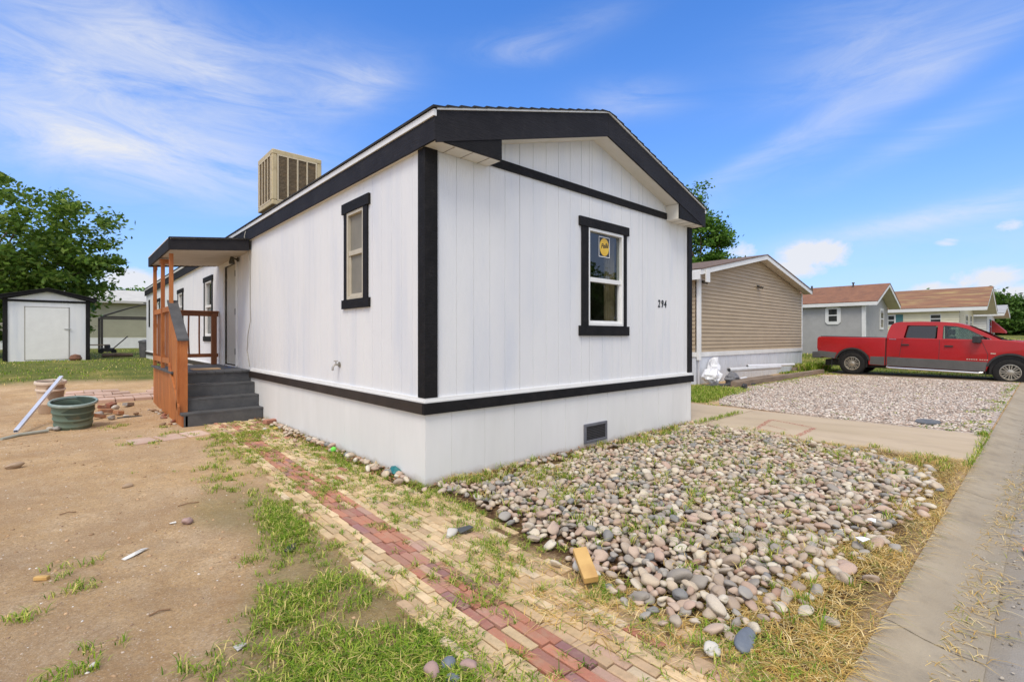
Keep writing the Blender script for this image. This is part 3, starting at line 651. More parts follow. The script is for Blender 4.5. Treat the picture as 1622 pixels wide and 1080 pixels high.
P(skb, 'deck_skirt', redwood)
for yy in (8.52, 7.38, 6.36):
    q = MB(); q.box(PX_-.03, PX_+.03, yy-.034, yy+.034, DZ+.018, 2.86); P(q, 'post', redwood, bevel=.004)
q = MB(); q.box(PX_-.05, PX_+.04, 5.37, 5.46, .2, 1.36); q.box(PX_-.02, PX_+.09, 5.34, 5.365, .18, 1.35); P(q, 'newel_post', redwood, bevel=.004)
rl = MB(); rl.box(PX_-.02, PX_+.02, 6.405, 7.335, 1.86, 1.95); rl.box(PX_-.02, PX_+.02, 7.425, 8.475, 1.86, 1.95); P(rl, 'top_rail', redwood)
rl = MB(); rl.box(PX_-.02, PX_+.02, 6.405, 7.335, .93, 1.02); rl.box(PX_-.02, PX_+.02, 7.425, 8.475, .93, 1.02); P(rl, 'bottom_rail', redwood)
pk = MB(); y = 6.48
for y, w in ((6.55, .13), (6.75, .13), (6.95, .13), (7.15, .12), (7.55, .13), (7.78, .13), (8.0, .13), (8.25, .13)): pk.box(PX_+.022, PX_+.04, y, y+w, .86, 1.9)
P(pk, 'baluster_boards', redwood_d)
# stair rail: sloped cap, sloped lower rail, pickets
def slope(y): return 1.37+(y-5.36)*(1.98-1.37)/(6.36-5.36)
cp = MB(); cp.prism([(5.31, slope(5.31)), (6.42, slope(6.42)), (6.42, slope(6.42)+.035), (5.31, slope(5.31)+.035)], 'x', PX_-.055, PX_+.10); P(cp, 'stair_rail_cap', charcoal, bevel=.003)
lr = MB(); lr.prism([(5.30, .17), (6.31, .82), (6.31, .96), (5.30, .30)], 'x', PX_-.05, PX_-.022); lr.prism([(5.46, slope(5.46)-.1), (6.31, slope(6.31)-.1), (6.31, slope(6.31)-.003), (5.46, slope(5.46)-.003)], 'x', PX_-.018, PX_+.02); P(lr, 'stair_bottom_rail', redwood)
pc = MB(); y = 5.50
while y < 6.28: pc.box(PX_-.020, PX_-.002+.0, y, y+.074, .05+.64*(y-5.3)+.12, slope(y)-.02); y += .104
P(pc, 'stair_pickets', redwood)
# rear rail with thin balusters
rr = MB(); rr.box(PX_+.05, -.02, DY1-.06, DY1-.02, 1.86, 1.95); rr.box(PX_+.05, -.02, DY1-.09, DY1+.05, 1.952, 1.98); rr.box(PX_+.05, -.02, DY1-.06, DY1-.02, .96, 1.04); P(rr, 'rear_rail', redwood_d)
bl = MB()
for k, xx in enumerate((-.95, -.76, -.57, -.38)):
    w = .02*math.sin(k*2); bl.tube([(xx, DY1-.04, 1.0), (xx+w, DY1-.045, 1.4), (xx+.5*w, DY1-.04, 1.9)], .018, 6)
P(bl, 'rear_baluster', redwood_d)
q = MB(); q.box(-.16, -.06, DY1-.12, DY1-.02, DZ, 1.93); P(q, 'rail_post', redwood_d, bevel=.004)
# porch roof
RX0, RY0, RY1 = -1.24, 5.9, 8.66
pr = MB(); pr.prism([(RX0+.01, 3.045), (-.03, 3.19), (-.03, 3.215), (RX0-.02, 3.075)], 'y', RY0-.02, RY1+.02); P(pr, 'porch_roof', shingle_b)
pf = MB(); pf.prism([(RX0+.001, 2.86), (-.045, 2.985), (-.045, 3.185), (RX0+.001, 3.042)], 'y', RY0, RY0+.03); P(pf, 'porch_fascia', black_l, bevel=.002); pf = MB(); pf.prism([(RX0+.001, 2.86), (-.045, 2.985), (-.045, 3.185), (RX0+.001, 3.042)], 'y', RY1-.03, RY1)
P(pf, 'porch_fascia', black_l, bevel=.002)
pf = MB(); pf.box(RX0-.03, RX0, RY0, RY1, 2.86, 3.043); P(pf, 'porch_fascia', black_l, bevel=.002)
pd = MB()
for x0, x1, y0, y1 in ((RX0-.035, -.05, RY0-.006, RY0-.001), (RX0-.036, RX0-.031, RY0, RY1)): 
    if x1 > -1: pd.prism([(RX0, 3.043), (-.05, 3.187), (-.05, 3.196), (RX0, 3.052)], 'y', y0, y1)
    else: pd.box(x0, x1, y0, y1, 3.04, 3.055)
P(pd, 'porch_drip_edge', white_t)
ps = MB(); n = 12
for k in range(n):
    u0 = RX0+.005+(1.235-.005)*k/n; u1 = u0+(1.23)/n-.004; zz0 = 2.90+.1*k/n
    ps.box(u0, u1, RY0+.032, RY1-.032, zz0, zz0+.012)
P(ps, 'porch_ceiling', M('porch_ceiling_paint', (.55, .50, .42), (.47, .42, .34), 3, .7, bump=.2))
bb = MB(); bb.box(PX_-.045, PX_+.10, 7.30, 7.46, 2.80, 2.875); P(bb, 'post_bracket', redwood); bb = MB(); bb.box(PX_-.03, PX_+.03, 8.40, 8.56, 2.78, 2.86); P(bb, 'post_bracket', redwood)
# things left on the deck
tag(MB().box(-.22, .22, -.14, .14, 0, .022).build('wood_board', M('raw_plywood', (.55, .36, .20), (.62, .43, .26), 6, .7, bump=.2, bstretch=(1, 8, 1)), None, (-.62, 6.55, .801), bevel=.002), 'bare wooden board lying on the charcoal porch deck', 'board')
for xx, yy, r, lab in ((-.86, 6.42, .3, 'blue masking tape scrap at the left end of the deck board'), (-.18, 6.75, -.4, 'blue masking tape scrap near the side door')):
    mb = MB(); vs = []
    for k in range(6): vs += [(-.09+.036*k, -.03, .004+.012*abs(math.sin(k*2))), (-.09+.036*k, .03, .004+.012*abs(math.sin(k*2+.8)))]
    mb.add(vs, [(2*k, 2*k+2, 2*k+3, 2*k+1) for k in range(5)]); o = mb.build('tape_scrap', M('blue_tape', (.02, .13, .45), rough=.6), None, (xx, yy, .803)); o.rotation_euler.z = r; tag(o, lab, 'tape')

# ================================================================== brick path
brick_cols = [(0, (.60, .42, .23)), (.14, (.68, .50, .29)), (.3, (.56, .40, .23)), (.44, (.72, .55, .34)), (.6, (.62, .46, .27)), (.74, (.52, .36, .22)), (.86, (.66, .52, .35)), (.95, (.52, .34, .24))]
red_cols = [(0, (.42, .17, .11)), (.2, (.48, .20, .125)), (.38, (.36, .155, .12)), (.55, (.44, .22, .16)), (.7, (.50, .22, .14)), (.84, (.30, .15, .14)), (.92, (.48, .30, .23))]
tan_b = M('tan_brick', (.6, .42, .22), (.36, .26, .15), 7, .85, bump=.6, bscale=60, ramp=brick_cols, c3=(.24, .18, .10), s3=16, f3=.45, lo=.45, hi=.8, isl=.1)
red_b = M('red_brick', (.34, .1, .05), (.34, .22, .14), 7, .85, bump=.6, bscale=60, ramp=red_cols, c3=(.42, .31, .21), s3=16, f3=.5, lo=.45, hi=.8, isl=.1)
def brickpath():
    tanm, redm = MB(), MB(); rw = .056; rng = random.Random(3)
    for r in range(20):
        y = -3.36+rng.random()*.2
        while y < 5.02:
            L = .208; yc = y+L/2; jitter = lambda s: rng.gauss(0, s); xx = -1.236+.044*(yc+2)+r*rw; red = 4 <= r <= 7
            if yc > 3.2: red = 3 <= r <= 11 and (r in (4, 5, 6, 7) or rng.random() < .75)
            ok = True
            if r <= 1 and yc > 1.3 and rng.random() < .75: ok = False
            if r == 0 and rng.random() < .25: ok = False
            if r >= 15 and yc > 1.2 and rng.random() < .6: ok = False
            if r >= 17 and (yc > .3 or yc < -1.45): ok = rng.random() < .2
            if r >= 14 and yc < -2.2: ok = rng.random() < .45
            if r >= 18: ok = ok and -1.3 < yc < -.1
            if rng.random() < .012: ok = False
            if ok:
                z = float(bump_h(xx, yc))*.3+.012+jitter(.0025)-.010*(r >= 14)
                mt = Matrix.Translation((xx+rw/2+jitter(.002), yc, z)) @ Euler((jitter(.010), jitter(.012), jitter(.010))).to_matrix().to_4x4()
                w2, l2 = .0256, .1005
                q = redm if red and not (yc > 3.9 and rng.random() < .4) else tanm
                if not red and rng.random() < .03: q = redm
                if red and rng.random() < .03: q = tanm
                c = .0045
                vs = [(-w2, -l2, -.05), (w2, -l2, -.05), (w2, l2, -.05), (-w2, l2, -.05), (-w2, -l2, -c), (w2, -l2, -c), (w2, l2, -c), (-w2, l2, -c), (-w2+c, -l2+c, 0), (w2-c, -l2+c, 0), (w2-c, l2-c, 0), (-w2+c, l2-c, 0)]
                fs = [(0, 1, 5, 4), (1, 2, 6, 5), (2, 3, 7, 6), (3, 0, 4, 7), (4, 5, 9, 8), (5, 6, 10, 9), (6, 7, 11, 10), (7, 4, 8, 11), (8, 9, 10, 11)]
                q.add([tuple(mt @ Vector(p)) for p in vs], fs)
            y += L
    a = tanm.build('path', tan_b); b = redm.build('red_path_band', red_b)
    a['kind'] = 'structure'; b['kind'] = 'structure'
brickpath()
# pink concrete pavers behind the porch
pv = MB(); rng = random.Random(5)
for i in range(7):
    for j in range(4):
        xx = -2.55+i*.31+(.15 if j % 2 else 0); yy = 9.25+j*.46+.03*math.sin(i*2)
        if rng.random() < .12 or xx > -.5: continue
        z = float(gz(xx, yy)); mt = Matrix.Translation((xx, yy, z+.055)) @ Euler((rng.gauss(0, .02), rng.gauss(0, .02), rng.gauss(0, .03))).to_matrix().to_4x4()
        pv.box(-.148, .148, -.22, .22, -.08, 0, mt)
pv.build('paving', M('pink_paver', (.50, .33, .25), (.60, .44, .36), 3, .85, bump=.3, c3=(.35, .24, .18), s3=6, isl=.14), bevel=.008)['kind'] = 'structure'
pv = MB()
for i in range(3):
    xx = -1.75+i*.31; yy = 4.3+.05*i; mt = Matrix.Translation((xx, yy, .004)) @ Euler((.01*i, .01, .2)).to_matrix().to_4x4(); pv.box(-.14, .14, -.2, .2, -.05, 0, mt)
pv.build('sunken_paving', M('pink_paver', (.5, .33, .25)), bevel=.01)['kind'] = 'structure'

# ================================================================== stones
stone_cols0 = [(0, (.46, .38, .32)), (.09, (.56, .50, .45)), (.18, (.38, .30, .25)), (.27, (.52, .40, .34)), (.36, (.28, .26, .25)), (.45, (.62, .56, .48)), (.53, (.44, .31, .25)), (.61, (.34, .33, .33)), (.69, (.55, .46, .37)), (.77, (.42, .36, .31)), (.84, (.19, .20, .22)), (.89, (.50, .36, .31)), (.94, (.66, .62, .57)), (.975, (.36, .22, .17))]
stone_cols = [(p, (c[0]*1.03, c[1]*.99, c[2]*.87)) for p, c in stone_cols0]
st_i = M('river_cobble', (.4, .35, .3), (.30, .25, .21), 9, .62, bump=.25, bscale=60, ramp=stone_cols, objr=True, c3=(.68, .64, .58), s3=35, f3=.28, lo=.4, hi=.75)
st_s = M('river_cobble_mass', (.4, .35, .3), (.30, .25, .21), 9, .62, bump=.25, bscale=60, ramp=stone_cols, c3=(.68, .64, .58), s3=35, f3=.28, lo=.4, hi=.75)
def ico(sub):
    bm = bmesh.new(); bmesh.ops.create_icosphere(bm, subdivisions=sub, radius=1); bm.verts.ensure_lookup_table()
    V = np.array([v.co[:] for v in bm.verts]); F = np.array([[v.index for v in f.verts] for f in bm.faces]); bm.free(); return V, F
def stone_shape(V, seed):
    r = np.random.RandomState(seed); d = V.copy(); k = np.ones(len(V))
    for _ in range(5):
        n = r.normal(size=3); n /= np.linalg.norm(n); a = r.uniform(.35, .9); p = V@n; k = np.where(p > a, k*(1-(p-a)*r.uniform(.35, .85)), k)
    for _ in range(4):
        n = r.normal(size=3)*1.4; k += .05*np.sin(V@n*1.6+r.uniform(0, 6))
    return V*k[:, None]
I2, F2 = ico(2); I3, F3 = ico(3)
base_me = []
for k in range(12):
    me = bpy.data.meshes.new('river_stone'); V = stone_shape(I3, k); me.from_pydata(V.tolist(), [], F3.tolist()); me.polygons.foreach_set('use_smooth', [True]*len(F3)); me.materials.append(st_i); base_me.append(me)
def in_poly(px, py, poly):
    c = False; n = len(poly)
    for i in range(n):
        x1, y1 = poly[i]; x2, y2 = poly[i-1]
        if (y1 > py) != (y2 > py) and px < (x2-x1)*(py-y1)/(y2-y1)+x1: c = not c
    return c
bed = [(.10, -.25), (.02, -.9), (-.12, -1.5), (-.18, -2.05), (-.42, -2.65), (-.22, -3.0), (.2, -3.08), (.85, -3.14), (1.6, -3.22), (2.6, -3.27), (3.5, -3.28), (4.2, -3.1), (4.66, -2.4), (4.84, -1.4), (4.9, -.6), (4.95, -.12), (3.6, -.25), (2.0, -.3)]
CAMP = np.array([-2.494, -3.954, 1.4])
def make_stones():
    rng = random.Random(21); grid = {}; cell = .14; out = []
    def near(x, y):
        i, j = int(math.floor(x/cell)), int(math.floor(y/cell))
        for a in (-1, 0, 1):
            for b in (-1, 0, 1):
                yield from grid.get((i+a, j+b), ())
    def edge_d(x, y):
        d = 9
        for i in range(len(bed)):
            x1, y1 = bed[i]; x2, y2 = bed[i-1]; t = max(0, min(1, ((x-x1)*(x2-x1)+(y-y1)*(y2-y1))/((x2-x1)**2+(y2-y1)**2))); d = min(d, math.hypot(x-x1-t*(x2-x1), y-y1-t*(y2-y1)))
        return d
    for pas, tries in ((0, 26000), (1, 15000)):
        for _ in range(tries):
            x, y = rng.uniform(-.5, 5), rng.uniform(-3.3, -.05)
            if not in_poly(x, y, bed): continue
            e = edge_d(x, y)
            if e < .25 and rng.random() < .82-.9*e/.25*.8: continue
            bare = n2(np.array(x), np.array(y), 1.6, 7)
            if bare > .62 and rng.random() < .45: continue
            s = rng.random(); r = .025+.017*s*s+(.018 if rng.random() < .10 else 0); r *= 1.0 if y > -2.2 else 1.03
            if pas == 1: r *= .9
            base = float(gz(x, y))+r*.42; z = base; ok = True
            for (xx, yy, zz, rr) in near(x, y):
                d = math.hypot(x-xx, y-yy); R = (r+rr)
                if pas == 0:
                    if d < R*.93: ok = False; break
                elif d < R*.95:
                    z = max(z, zz+math.sqrt(max(0, (R*.86)**2-d*d))*.72)
            if not ok or (pas == 1 and (z > base+.045 or e < .15)): continue
            grid.setdefault((int(math.floor(x/cell)), int(math.floor(y/cell))), []).append((x, y, z, r)); out.append((x, y, z, r))
    # thin line of cobbles along the long side of the home, scattered strays
    for _ in range(85):
        y = rng.uniform(.1, 4.9); x = -.04-abs(rng.gauss(0, .07)); out.append((x, y, .02+rng.random()*.02, .028+.02*rng.random()))
    for _ in range(110):
        x, y = rng.uniform(-.3, 4.8), rng.uniform(-.35, -.04); out.append((max(x, .1), y, .018, .026+.016*rng.random()))
    for _ in range(60):
        a = rng.choice(bed); out.append((a[0]+rng.gauss(0, .15), max(-3.3, min(-.1, a[1]+rng.gauss(0, .14))), .022, .03+.02*rng.random()))
    return out
stones = make_stones()
stones.sort(key=lambda s: -s[3]/math.dist((s[0], s[1], s[2]), CAMP))
srng = random.Random(4)
def xf(s):
    sc = (s[3]*srng.uniform(1.05, 1.45), s[3]*srng.uniform(.85, 1.1), s[3]*srng.uniform(.5, .8))
    return Matrix.Translation((s[0], s[1], s[2])) @ Euler((srng.gauss(0, .3), srng.gauss(0, .3), srng.uniform(0, 6.28))).to_matrix().to_4x4() @ Matrix.Diagonal((*sc, 1))
for k, s in enumerate(stones[:285]):
    o = bpy.data.objects.new('river_stone', base_me[k % 12]); COL.objects.link(o); o.matrix_world = xf(s)
    far = s[0] > .9
    tag(o, 'rounded river cobble lying in the street end of the stone bed' if far or s[1] < -2.4 else 'rounded river cobble lying in the stone bed beside the brick path', 'stone',
        'river cobbles at the street end of the bed' if far or s[1] < -2.4 else 'river cobbles beside the brick path')
Vs, Fs = [], []; shapes = [stone_shape(I2, 100+k) for k in range(24)]; nv = 0
for k, s in enumerate(stones[285:]):
    m = np.array(xf(s)); V = shapes[k % 24]@m[:3, :3].T+m[:3, 3]; Vs.append(V); Fs.append(F2+nv); nv += len(V)
o = fastmesh('river_stones', np.concatenate(Vs), np.concatenate(Fs), 3, st_s, True); tag(o, 'mass of rounded river cobbles filling the bed in front of the white home', 'stones', kind='stuff')
print('stones', len(stones))

# loose gravel on the pad and little pebbles on soil
def pebbles(name, pts, rmin, rmax, mat, label):
    I1, F1 = ico(1); r = np.random.RandomState(len(pts)); n = len(pts); rad = r.uniform(rmin, rmax, n)
    sc = np.stack([rad*r.uniform(.9, 1.4, n), rad*r.uniform(.8, 1.1, n), rad*r.uniform(.5, .8, n)], 1)
    th = r.uniform(0, 6.28, n); c, s_ = np.cos(th), np.sin(th)
    P = I1[None]*sc[:, None]*(1+.18*r.normal(size=(n, len(I1), 1)))
    Xr = P[..., 0]*c[:, None]-P[..., 1]*s_[:, None]; Yr = P[..., 0]*s_[:, None]+P[..., 1]*c[:, None]
    V = np.stack([Xr+pts[:, 0, None], Yr+pts[:, 1, None], P[..., 2]+pts[:, 2, None]+sc[:, 2, None]*.4], -1).reshape(-1, 3)
    F = (F1[None]+(np.arange(n)*len(I1))[:, None, None]).reshape(-1, 3)
    o = fastmesh(name, V, F, 3, mat); tag(o, label, name.replace('_', ' '), kind='stuff'); return o
gm = M('gravel_stone', (.5, .4, .35), None, rough=.85, ramp=grav_ramp)
n = 16000; q = RS.rand(n, 2); gxp = 7.3+(q[:, 0]**1.5)*11.2; gyp = -3.3+q[:, 1]*4.9
msk = np.array([in_poly(a, b, gravel_outline) for a, b in zip(gxp, gyp)]); gxp, gyp = gxp[msk], gyp[msk]
pebbles('gravel', np.stack([gxp, gyp, gxp*0+.012], 1), .012, .026, gm, 'loose pinkish grey gravel spread over the parking pad')
pebbles('street_grit', np.stack([RS.uniform(-1, 14, 2600), -3.42-RS.rand(2600)**.6*.9, np.full(2600, -.045)], 1), .004, .009, M('street_grit', (.4, .33, .25), rough=.9, ramp=[(0, (.30, .25, .18)), (.5, (.45, .40, .33)), (.8, (.2, .16, .11))]), 'small grit and crumbs lying in the gutter and street edge')
clx, cly = RS.uniform(-4.5, -1.3, 700), RS.uniform(-2.4, 9, 700)
pebbles('soil_clods', np.stack([clx, cly, gh(clx, cly)-.003], 1), .006, .016, M('clod', (.38, .24, .13), (.5, .34, .2), 30, .95, isl=.3), 'crumbled clods of earth lying on the bare soil')
n = 11000; px_ = RS.uniform(-5, -1.2, n); py_ = RS.uniform(-2.6, 11, n)
pebbles('soil_grit', np.stack([px_, py_, gh(px_, py_)-.002], 1), .002, .0075, M('grit', (.5, .38, .26), rough=.9, ramp=[(0, (.42, .30, .20)), (.4, (.30, .2, .13)), (.75, (.58, .48, .38)), (.95, (.75, .72, .66))]), 'small grit and clods scattered over the bare soil')

# ================================================================== grass
def grass_mat(name, cols, rough=.6, tr=.25):
    m = M(name, cols[0][1], None, rough=rough, ramp=cols, isl=.18, spec=.25, trans=.3); return m
green_cols = [(0, (.17, .30, .02)), (.18, (.27, .40, .03)), (.33, (.10, .20, .014)), (.46, (.36, .47, .05)), (.6, (.20, .33, .024)), (.74, (.50, .50, .11)), (.86, (.74, .60, .24))]
dry_cols = [(0, (.72, .50, .16)), (.25, (.82, .62, .26)), (.45, (.60, .38, .10)), (.6, (.88, .72, .38)), (.75, (.50, .33, .09)), (.86, (.36, .36, .08)), (.94, (.20, .27, .04))]
yel_cols = [(0, (.46, .42, .11)), (.3, (.36, .38, .08)), (.55, (.56, .47, .15)), (.75, (.26, .32, .06)), (.9, (.64, .53, .22))]
def blades(P, hgt, wid, lean, flat=1.0, seed=0):
    """P (n,3) -> vertex and triangle arrays of curved blades"""
    r = np.random.RandomState(seed); n = len(P); a = r.uniform(0, 6.28, n); b = a+r.uniform(1.2, 1.9, n)
    h = hgt*r.uniform(.45, 1.25, n); w = wid*r.uniform(.7, 1.3, n); ln = lean*h*r.uniform(.2, 1.3, n)
    dx, dy = np.cos(a), np.sin(a); wx, wy = np.cos(b)*w/2, np.sin(b)*w/2
    def pt(k, f, s, z): return np.stack([P[:, 0]+dx*ln*f+s*wx*k, P[:, 1]+dy*ln*f+s*wy*k, P[:, 2]+z*h], 1)
    V = np.stack([pt(1, 0, -1, -.05), pt(1, 0, 1, -.05), pt(.85, .3, -1, .5*flat), pt(.85, .3, 1, .5*flat), pt(0, 1, 0, .92*flat-.25*lean*flat)], 1).reshape(-1, 3)
    T = np.array([[0, 1, 3], [0, 3, 2], [2, 3, 4]]); F = (T[None]+(np.arange(n)*5)[:, None, None]).reshape(-1, 3)
    return V, F
def tufts(C, per, spread, seed):
    r = np.random.RandomState(seed); k = np.repeat(np.arange(len(C)), per); d = r.normal(size=(len(k), 2))*spread
    return C[k, 0]+d[:, 0], C[k, 1]+d[:, 1]
def grass(name, xy, hgt, wid, lean, mat, label, seed, flat=1.0, zoff=0.0):
    P = np.stack([xy[0], xy[1], gh(xy[0], xy[1])+zoff], 1); V, F = blades(P, hgt, wid, lean, flat, seed)
    o = fastmesh(name, V, F, 3, mat); tag(o, label, name.replace('_', ' '), kind='stuff'); return o
gm1 = grass_mat('grass_green', green_cols); gm2 = grass_mat('grass_dry', dry_cols); gm3 = grass_mat('grass_yellow', yel_cols)
def cat(*a): return np.concatenate([q[0] for q in a]), np.concatenate([q[1] for q in a])
def pick(xr, yr, n, fn, seed):
    r = np.random.RandomState(seed); x = r.uniform(*xr, n); y = r.uniform(*yr, n); p = fn(x, y); k = r.rand(n) < p; return x[k], y[k]
# 1 the strip of turf between soil and bricks
def f_strip(x, y):
    b = -1.44-.24*np.clip(-y, 0, 3)+.20*n2(x, y, 2.3, 5)
    return smooth(b-.15, b+.12, x)*(1-smooth(-1.22, -1.1, x+.05*n2(x, y, 5, 1)))*(1-smooth(.2, 1.2, y+.5*n2(x, y, 1.5, 3)))*np.clip(.42+.95*n2(x, y, 2.4, 8), .05, 1)
c1 = pick((-2.6, -1.05), (-3.3, 1.5), 7500, f_strip, 1)
c1 = np.stack(c1, 1); s1 = tufts(c1, 20, .030, 2)
# 2 sparse tufts on soil, tufts along path edges and in joints
def f_soil(x, y): return .5*(n2(x, y, 1.2, 2) > .45)*(x < -1.3)*(n2(x, y, 4, 1) > .1)
c2 = np.stack(pick((-3.2, -1.3), (-2.4, 5), 420, f_soil, 5), 1); s2 = tufts(c2, 14, .022, 6)
fixed = np.array([(-2.44, -.02), (-2.47, -.29), (-2.67, -.48), (-1.69, -1.26), (-1.8, -1.31), (-1.75, -1.4), (-2.45, -1.15), (-2.5, -1.2), (-2.0, -1.5), (-2.05, -1.55), (-1.65, 4.1), (-1.5, 4.5), (-1.2, 4.3), (-1.35, 4.7), (-1.9, 4.2), (-1.1, 3.9), (-1.0, 3.5), (-1.12, 3.3), (-1.15, 3.0), (-1.2, 2.7), (-1.2, 2.4), (-1.3, 2.2), (-1.38, 2.1), (-1.25, 1.9), (-1.25, 1.6), (-1.35, 1.5), (-1.45, 1.6), (-1.5, 1.2), (-1.4, 1.1), (-2.35, 6.3), (-1.9, 6.0), (-2.0, 5.9), (-1.4, 5.3)])
s3 = tufts(np.repeat(fixed, 7, 0)+np.random.RandomState(8).normal(size=(len(fixed)*7, 2))*.055, 12, .02, 9)
def f_joint(x, y): return np.clip(.16+.6*(n2(x, y, 2.6, 9)-.05), .06, .7)*(1+.6*(np.abs(y-3.5) < 2))
r = np.random.RandomState(12); n = 5200; jr = r.randint(0, 21, n); jy = r.uniform(-3.3, 5, n); jx = -1.236+.044*(jy+2)+jr*.056+r.normal(size=n)*.006; k = r.rand(n) < f_joint(jx, jy); cj = np.stack([jx[k], jy[k]], 1); s4 = tufts(cj, 12, .014, 13)
# 3 corner of the home and the foot of the long wall
def f_corner(x, y): return smooth(-.6, -.25, x+.12*n2(x, y, 3, 1))*smooth(-.9, -.3, y)*(1-smooth(1.6, 3.4, y))*.8
c5 = np.stack(pick((-.62, -.01), (-.8, 4.8), 900, f_corner, 15), 1); s5 = tufts(c5, 15, .02, 16)
def f_path_r(x, y): return .6*np.clip(.5+n2(x, y, 3, 6), 0, 1)
c6 = np.stack(pick((-.6, .05), (-3.3, 4.8), 1500, f_path_r, 17), 1); s6 = tufts(c6, 12, .02, 18)
# 4 in and around the cobble bed
def f_bed(x, y): return np.clip(n2(x, y, 1.6, 7)*1.2-.1, .2, 1)*.6
c7 = np.stack(pick((.05, 4.9), (-3.25, -.1), 4200, f_bed, 19), 1); s7 = tufts(c7, 12, .02, 20)
def f_bedge(x, y): return np.maximum(smooth(-3.0, -3.25, y)*(y > -3.39)*.6, smooth(4.35, 4.75, x)*.75*(y > -3.3))*(x < 4.95)
c8 = np.stack(pick((-.4, 4.95), (-3.38, -.1), 1500, lambda x, y: f_bedge(x, y)*np.clip(.5+.8*n2(x, y, 2, 3), .05, 1), 21), 1); s8 = tufts(c8, 13, .025, 22)
wallb = np.stack(pick((.05, 4.9), (-.2, -.03), 300, lambda x, y: .5+0*x, 23), 1); s9 = tufts(wallb, 10, .02, 24)
drv = np.array([(4.9+k*.13, -.2+.01*math.sin(k*3)) for k in range(13)]+[(6.98+.02*math.sin(k), -3.39+k*.02) for k in range(5)]+[(4.6+k*.16, -3.40) for k in range(15)]); drv = np.repeat(drv, 3, 0)+RS.normal(size=(len(drv)*3, 2))*.02; s10 = tufts(drv, 11, .02, 25)
grass('grass', cat(s1, s5, s3), .055, .0048, 1.25, gm1, 'green grass growing along the left edge of the brick path and at the home corner', 31)
grass('low_grass', cat(s2, s9), .034, .0045, 1.1, gm1, 'short weeds and grass along slabs and walls', 32, .85)
grass('bed_weeds', s7, .085, .0055, 1.1, gm1, 'green weeds growing up between the river cobbles', 62, .9, .045)
s13 = tufts(c7[::2]+.03, 9, .045, 63); grass('bed_straw', s13, .10, .0042, 1.8, gm2, 'dry straw caught between the river cobbles', 64, .6, .045)
grass('edge_weeds', s10, .075, .006, 1.0, gm1, 'green weeds growing from the joints of the driveway and gutter', 65, 1, .035)
grass('joint_weeds', cat(s4, s6), .052, .0045, 1.3, gm1, 'short grass and weeds growing in the joints of the brick path', 38, .8, .016)
q7 = tufts(cj[::3], 5, .03, 39); grass('joint_straw', q7, .05, .0035, 1.8, gm2, 'dry straw bits lying on the brick path', 40, .35, .022)
# 5 straw: dry blades lying almost flat
def f_straw(x, y):
    a = smooth(-2.5, -3.0, y)*(y > -3.44-.12*np.clip(n2(x, y*0, 2.6, 2)+.3, 0, 1))*smooth(-.7, -.4, x)*(1-smooth(4.5, 4.9, x))
    b = (x > -.72+.15*n2(x, y, 3, 2))*(x < -.1)*smooth(-1.5, -2.6, y)*.4
    c_ = smooth(3.6, 4.3, x)*(x < 4.95)*smooth(-1.2, -2.3, y)*.9
    return np.maximum.reduce([a, b, c_])*np.clip(.6+.8*n2(x, y, 1.9, 4), .1, 1)
c11 = np.stack(pick((-.8, 4.95), (-3.58, -.8), 8500, f_straw, 33), 1); s11 = tufts(c11, 12, .04, 34)
sx = np.array([(2.1, -3.6), (2.9, -3.75), (3.6, -3.8), (4.4, -3.75), (1.0, -3.62), (1.3, -3.72), (5.2, -3.9), (.3, -3.65), (2.4, -3.95)]); s12 = tufts(np.repeat(sx, 40, 0)+RS.normal(size=(len(sx)*40, 2))*[.26, .075], 4, .035, 35)
grass('dry_grass', cat(s11), .085, .0042, 2.0, gm2, 'dry straw coloured grass lying over the edge of the cobble bed', 36, .42, .012)
P = np.stack([s12[0], s12[1], s12[0]*0-.040], 1); V, F = blades(P, .06, .004, 2.2, .22, 37); tag(fastmesh('straw_litter', V, F, 3, gm2), 'loose straw scattered along the gutter and street edge', 'straw litter', kind='stuff')
# dead leaves along the foot of the walls
def leaves(xy, name, label, size, mat, seed, z=.02):
    r = np.random.RandomState(seed); n = len(xy[0]); P = np.stack([xy[0], xy[1], gz(xy[0], xy[1])+z*r.rand(n)], 1)
    L = np.array([(-1, 0, 0), (-.2, -.45, .12), (1, 0, .1), (-.2, .45, .15)]); out = []
    M3 = [np.array(Euler((r.normal()*.5, r.normal()*.5, r.uniform(0, 6.28))).to_matrix()) for _ in range(n)]
    V = np.concatenate([L*size*r.uniform(.5, 1.2)@m.T+p for m, p in zip(M3, P)]); T = np.array([[0, 1, 2], [0, 2, 3]]); F = (T[None]+(np.arange(n)*4)[:, None, None]).reshape(-1, 3)
    tag(fastmesh(name, V, F, 3, mat), label, 'dead leaves', kind='stuff')
lc = cat(pick((-.22, -.02), (.2, 5.1), 1400, lambda x, y: smooth(-.24, -.08, x), 41), pick((.02, 5), (-.24, -.02), 900, lambda x, y: smooth(-.26, -.1, y), 42), pick((0, 4.9), (-3.2, -.2), 1500, f_bed, 43))
leaves(lc, 'leaf_litter', 'brown dead leaves gathered at the foot of the white skirting', .026, M('dead_leaf', (.2, .1, .05), None, rough=.8, ramp=[(0, (.20, .09, .04)), (.3, (.32, .17, .08)), (.55, (.14, .07, .035)), (.75, (.42, .27, .13)), (.9, (.52, .40, .22))]), 44, .035)
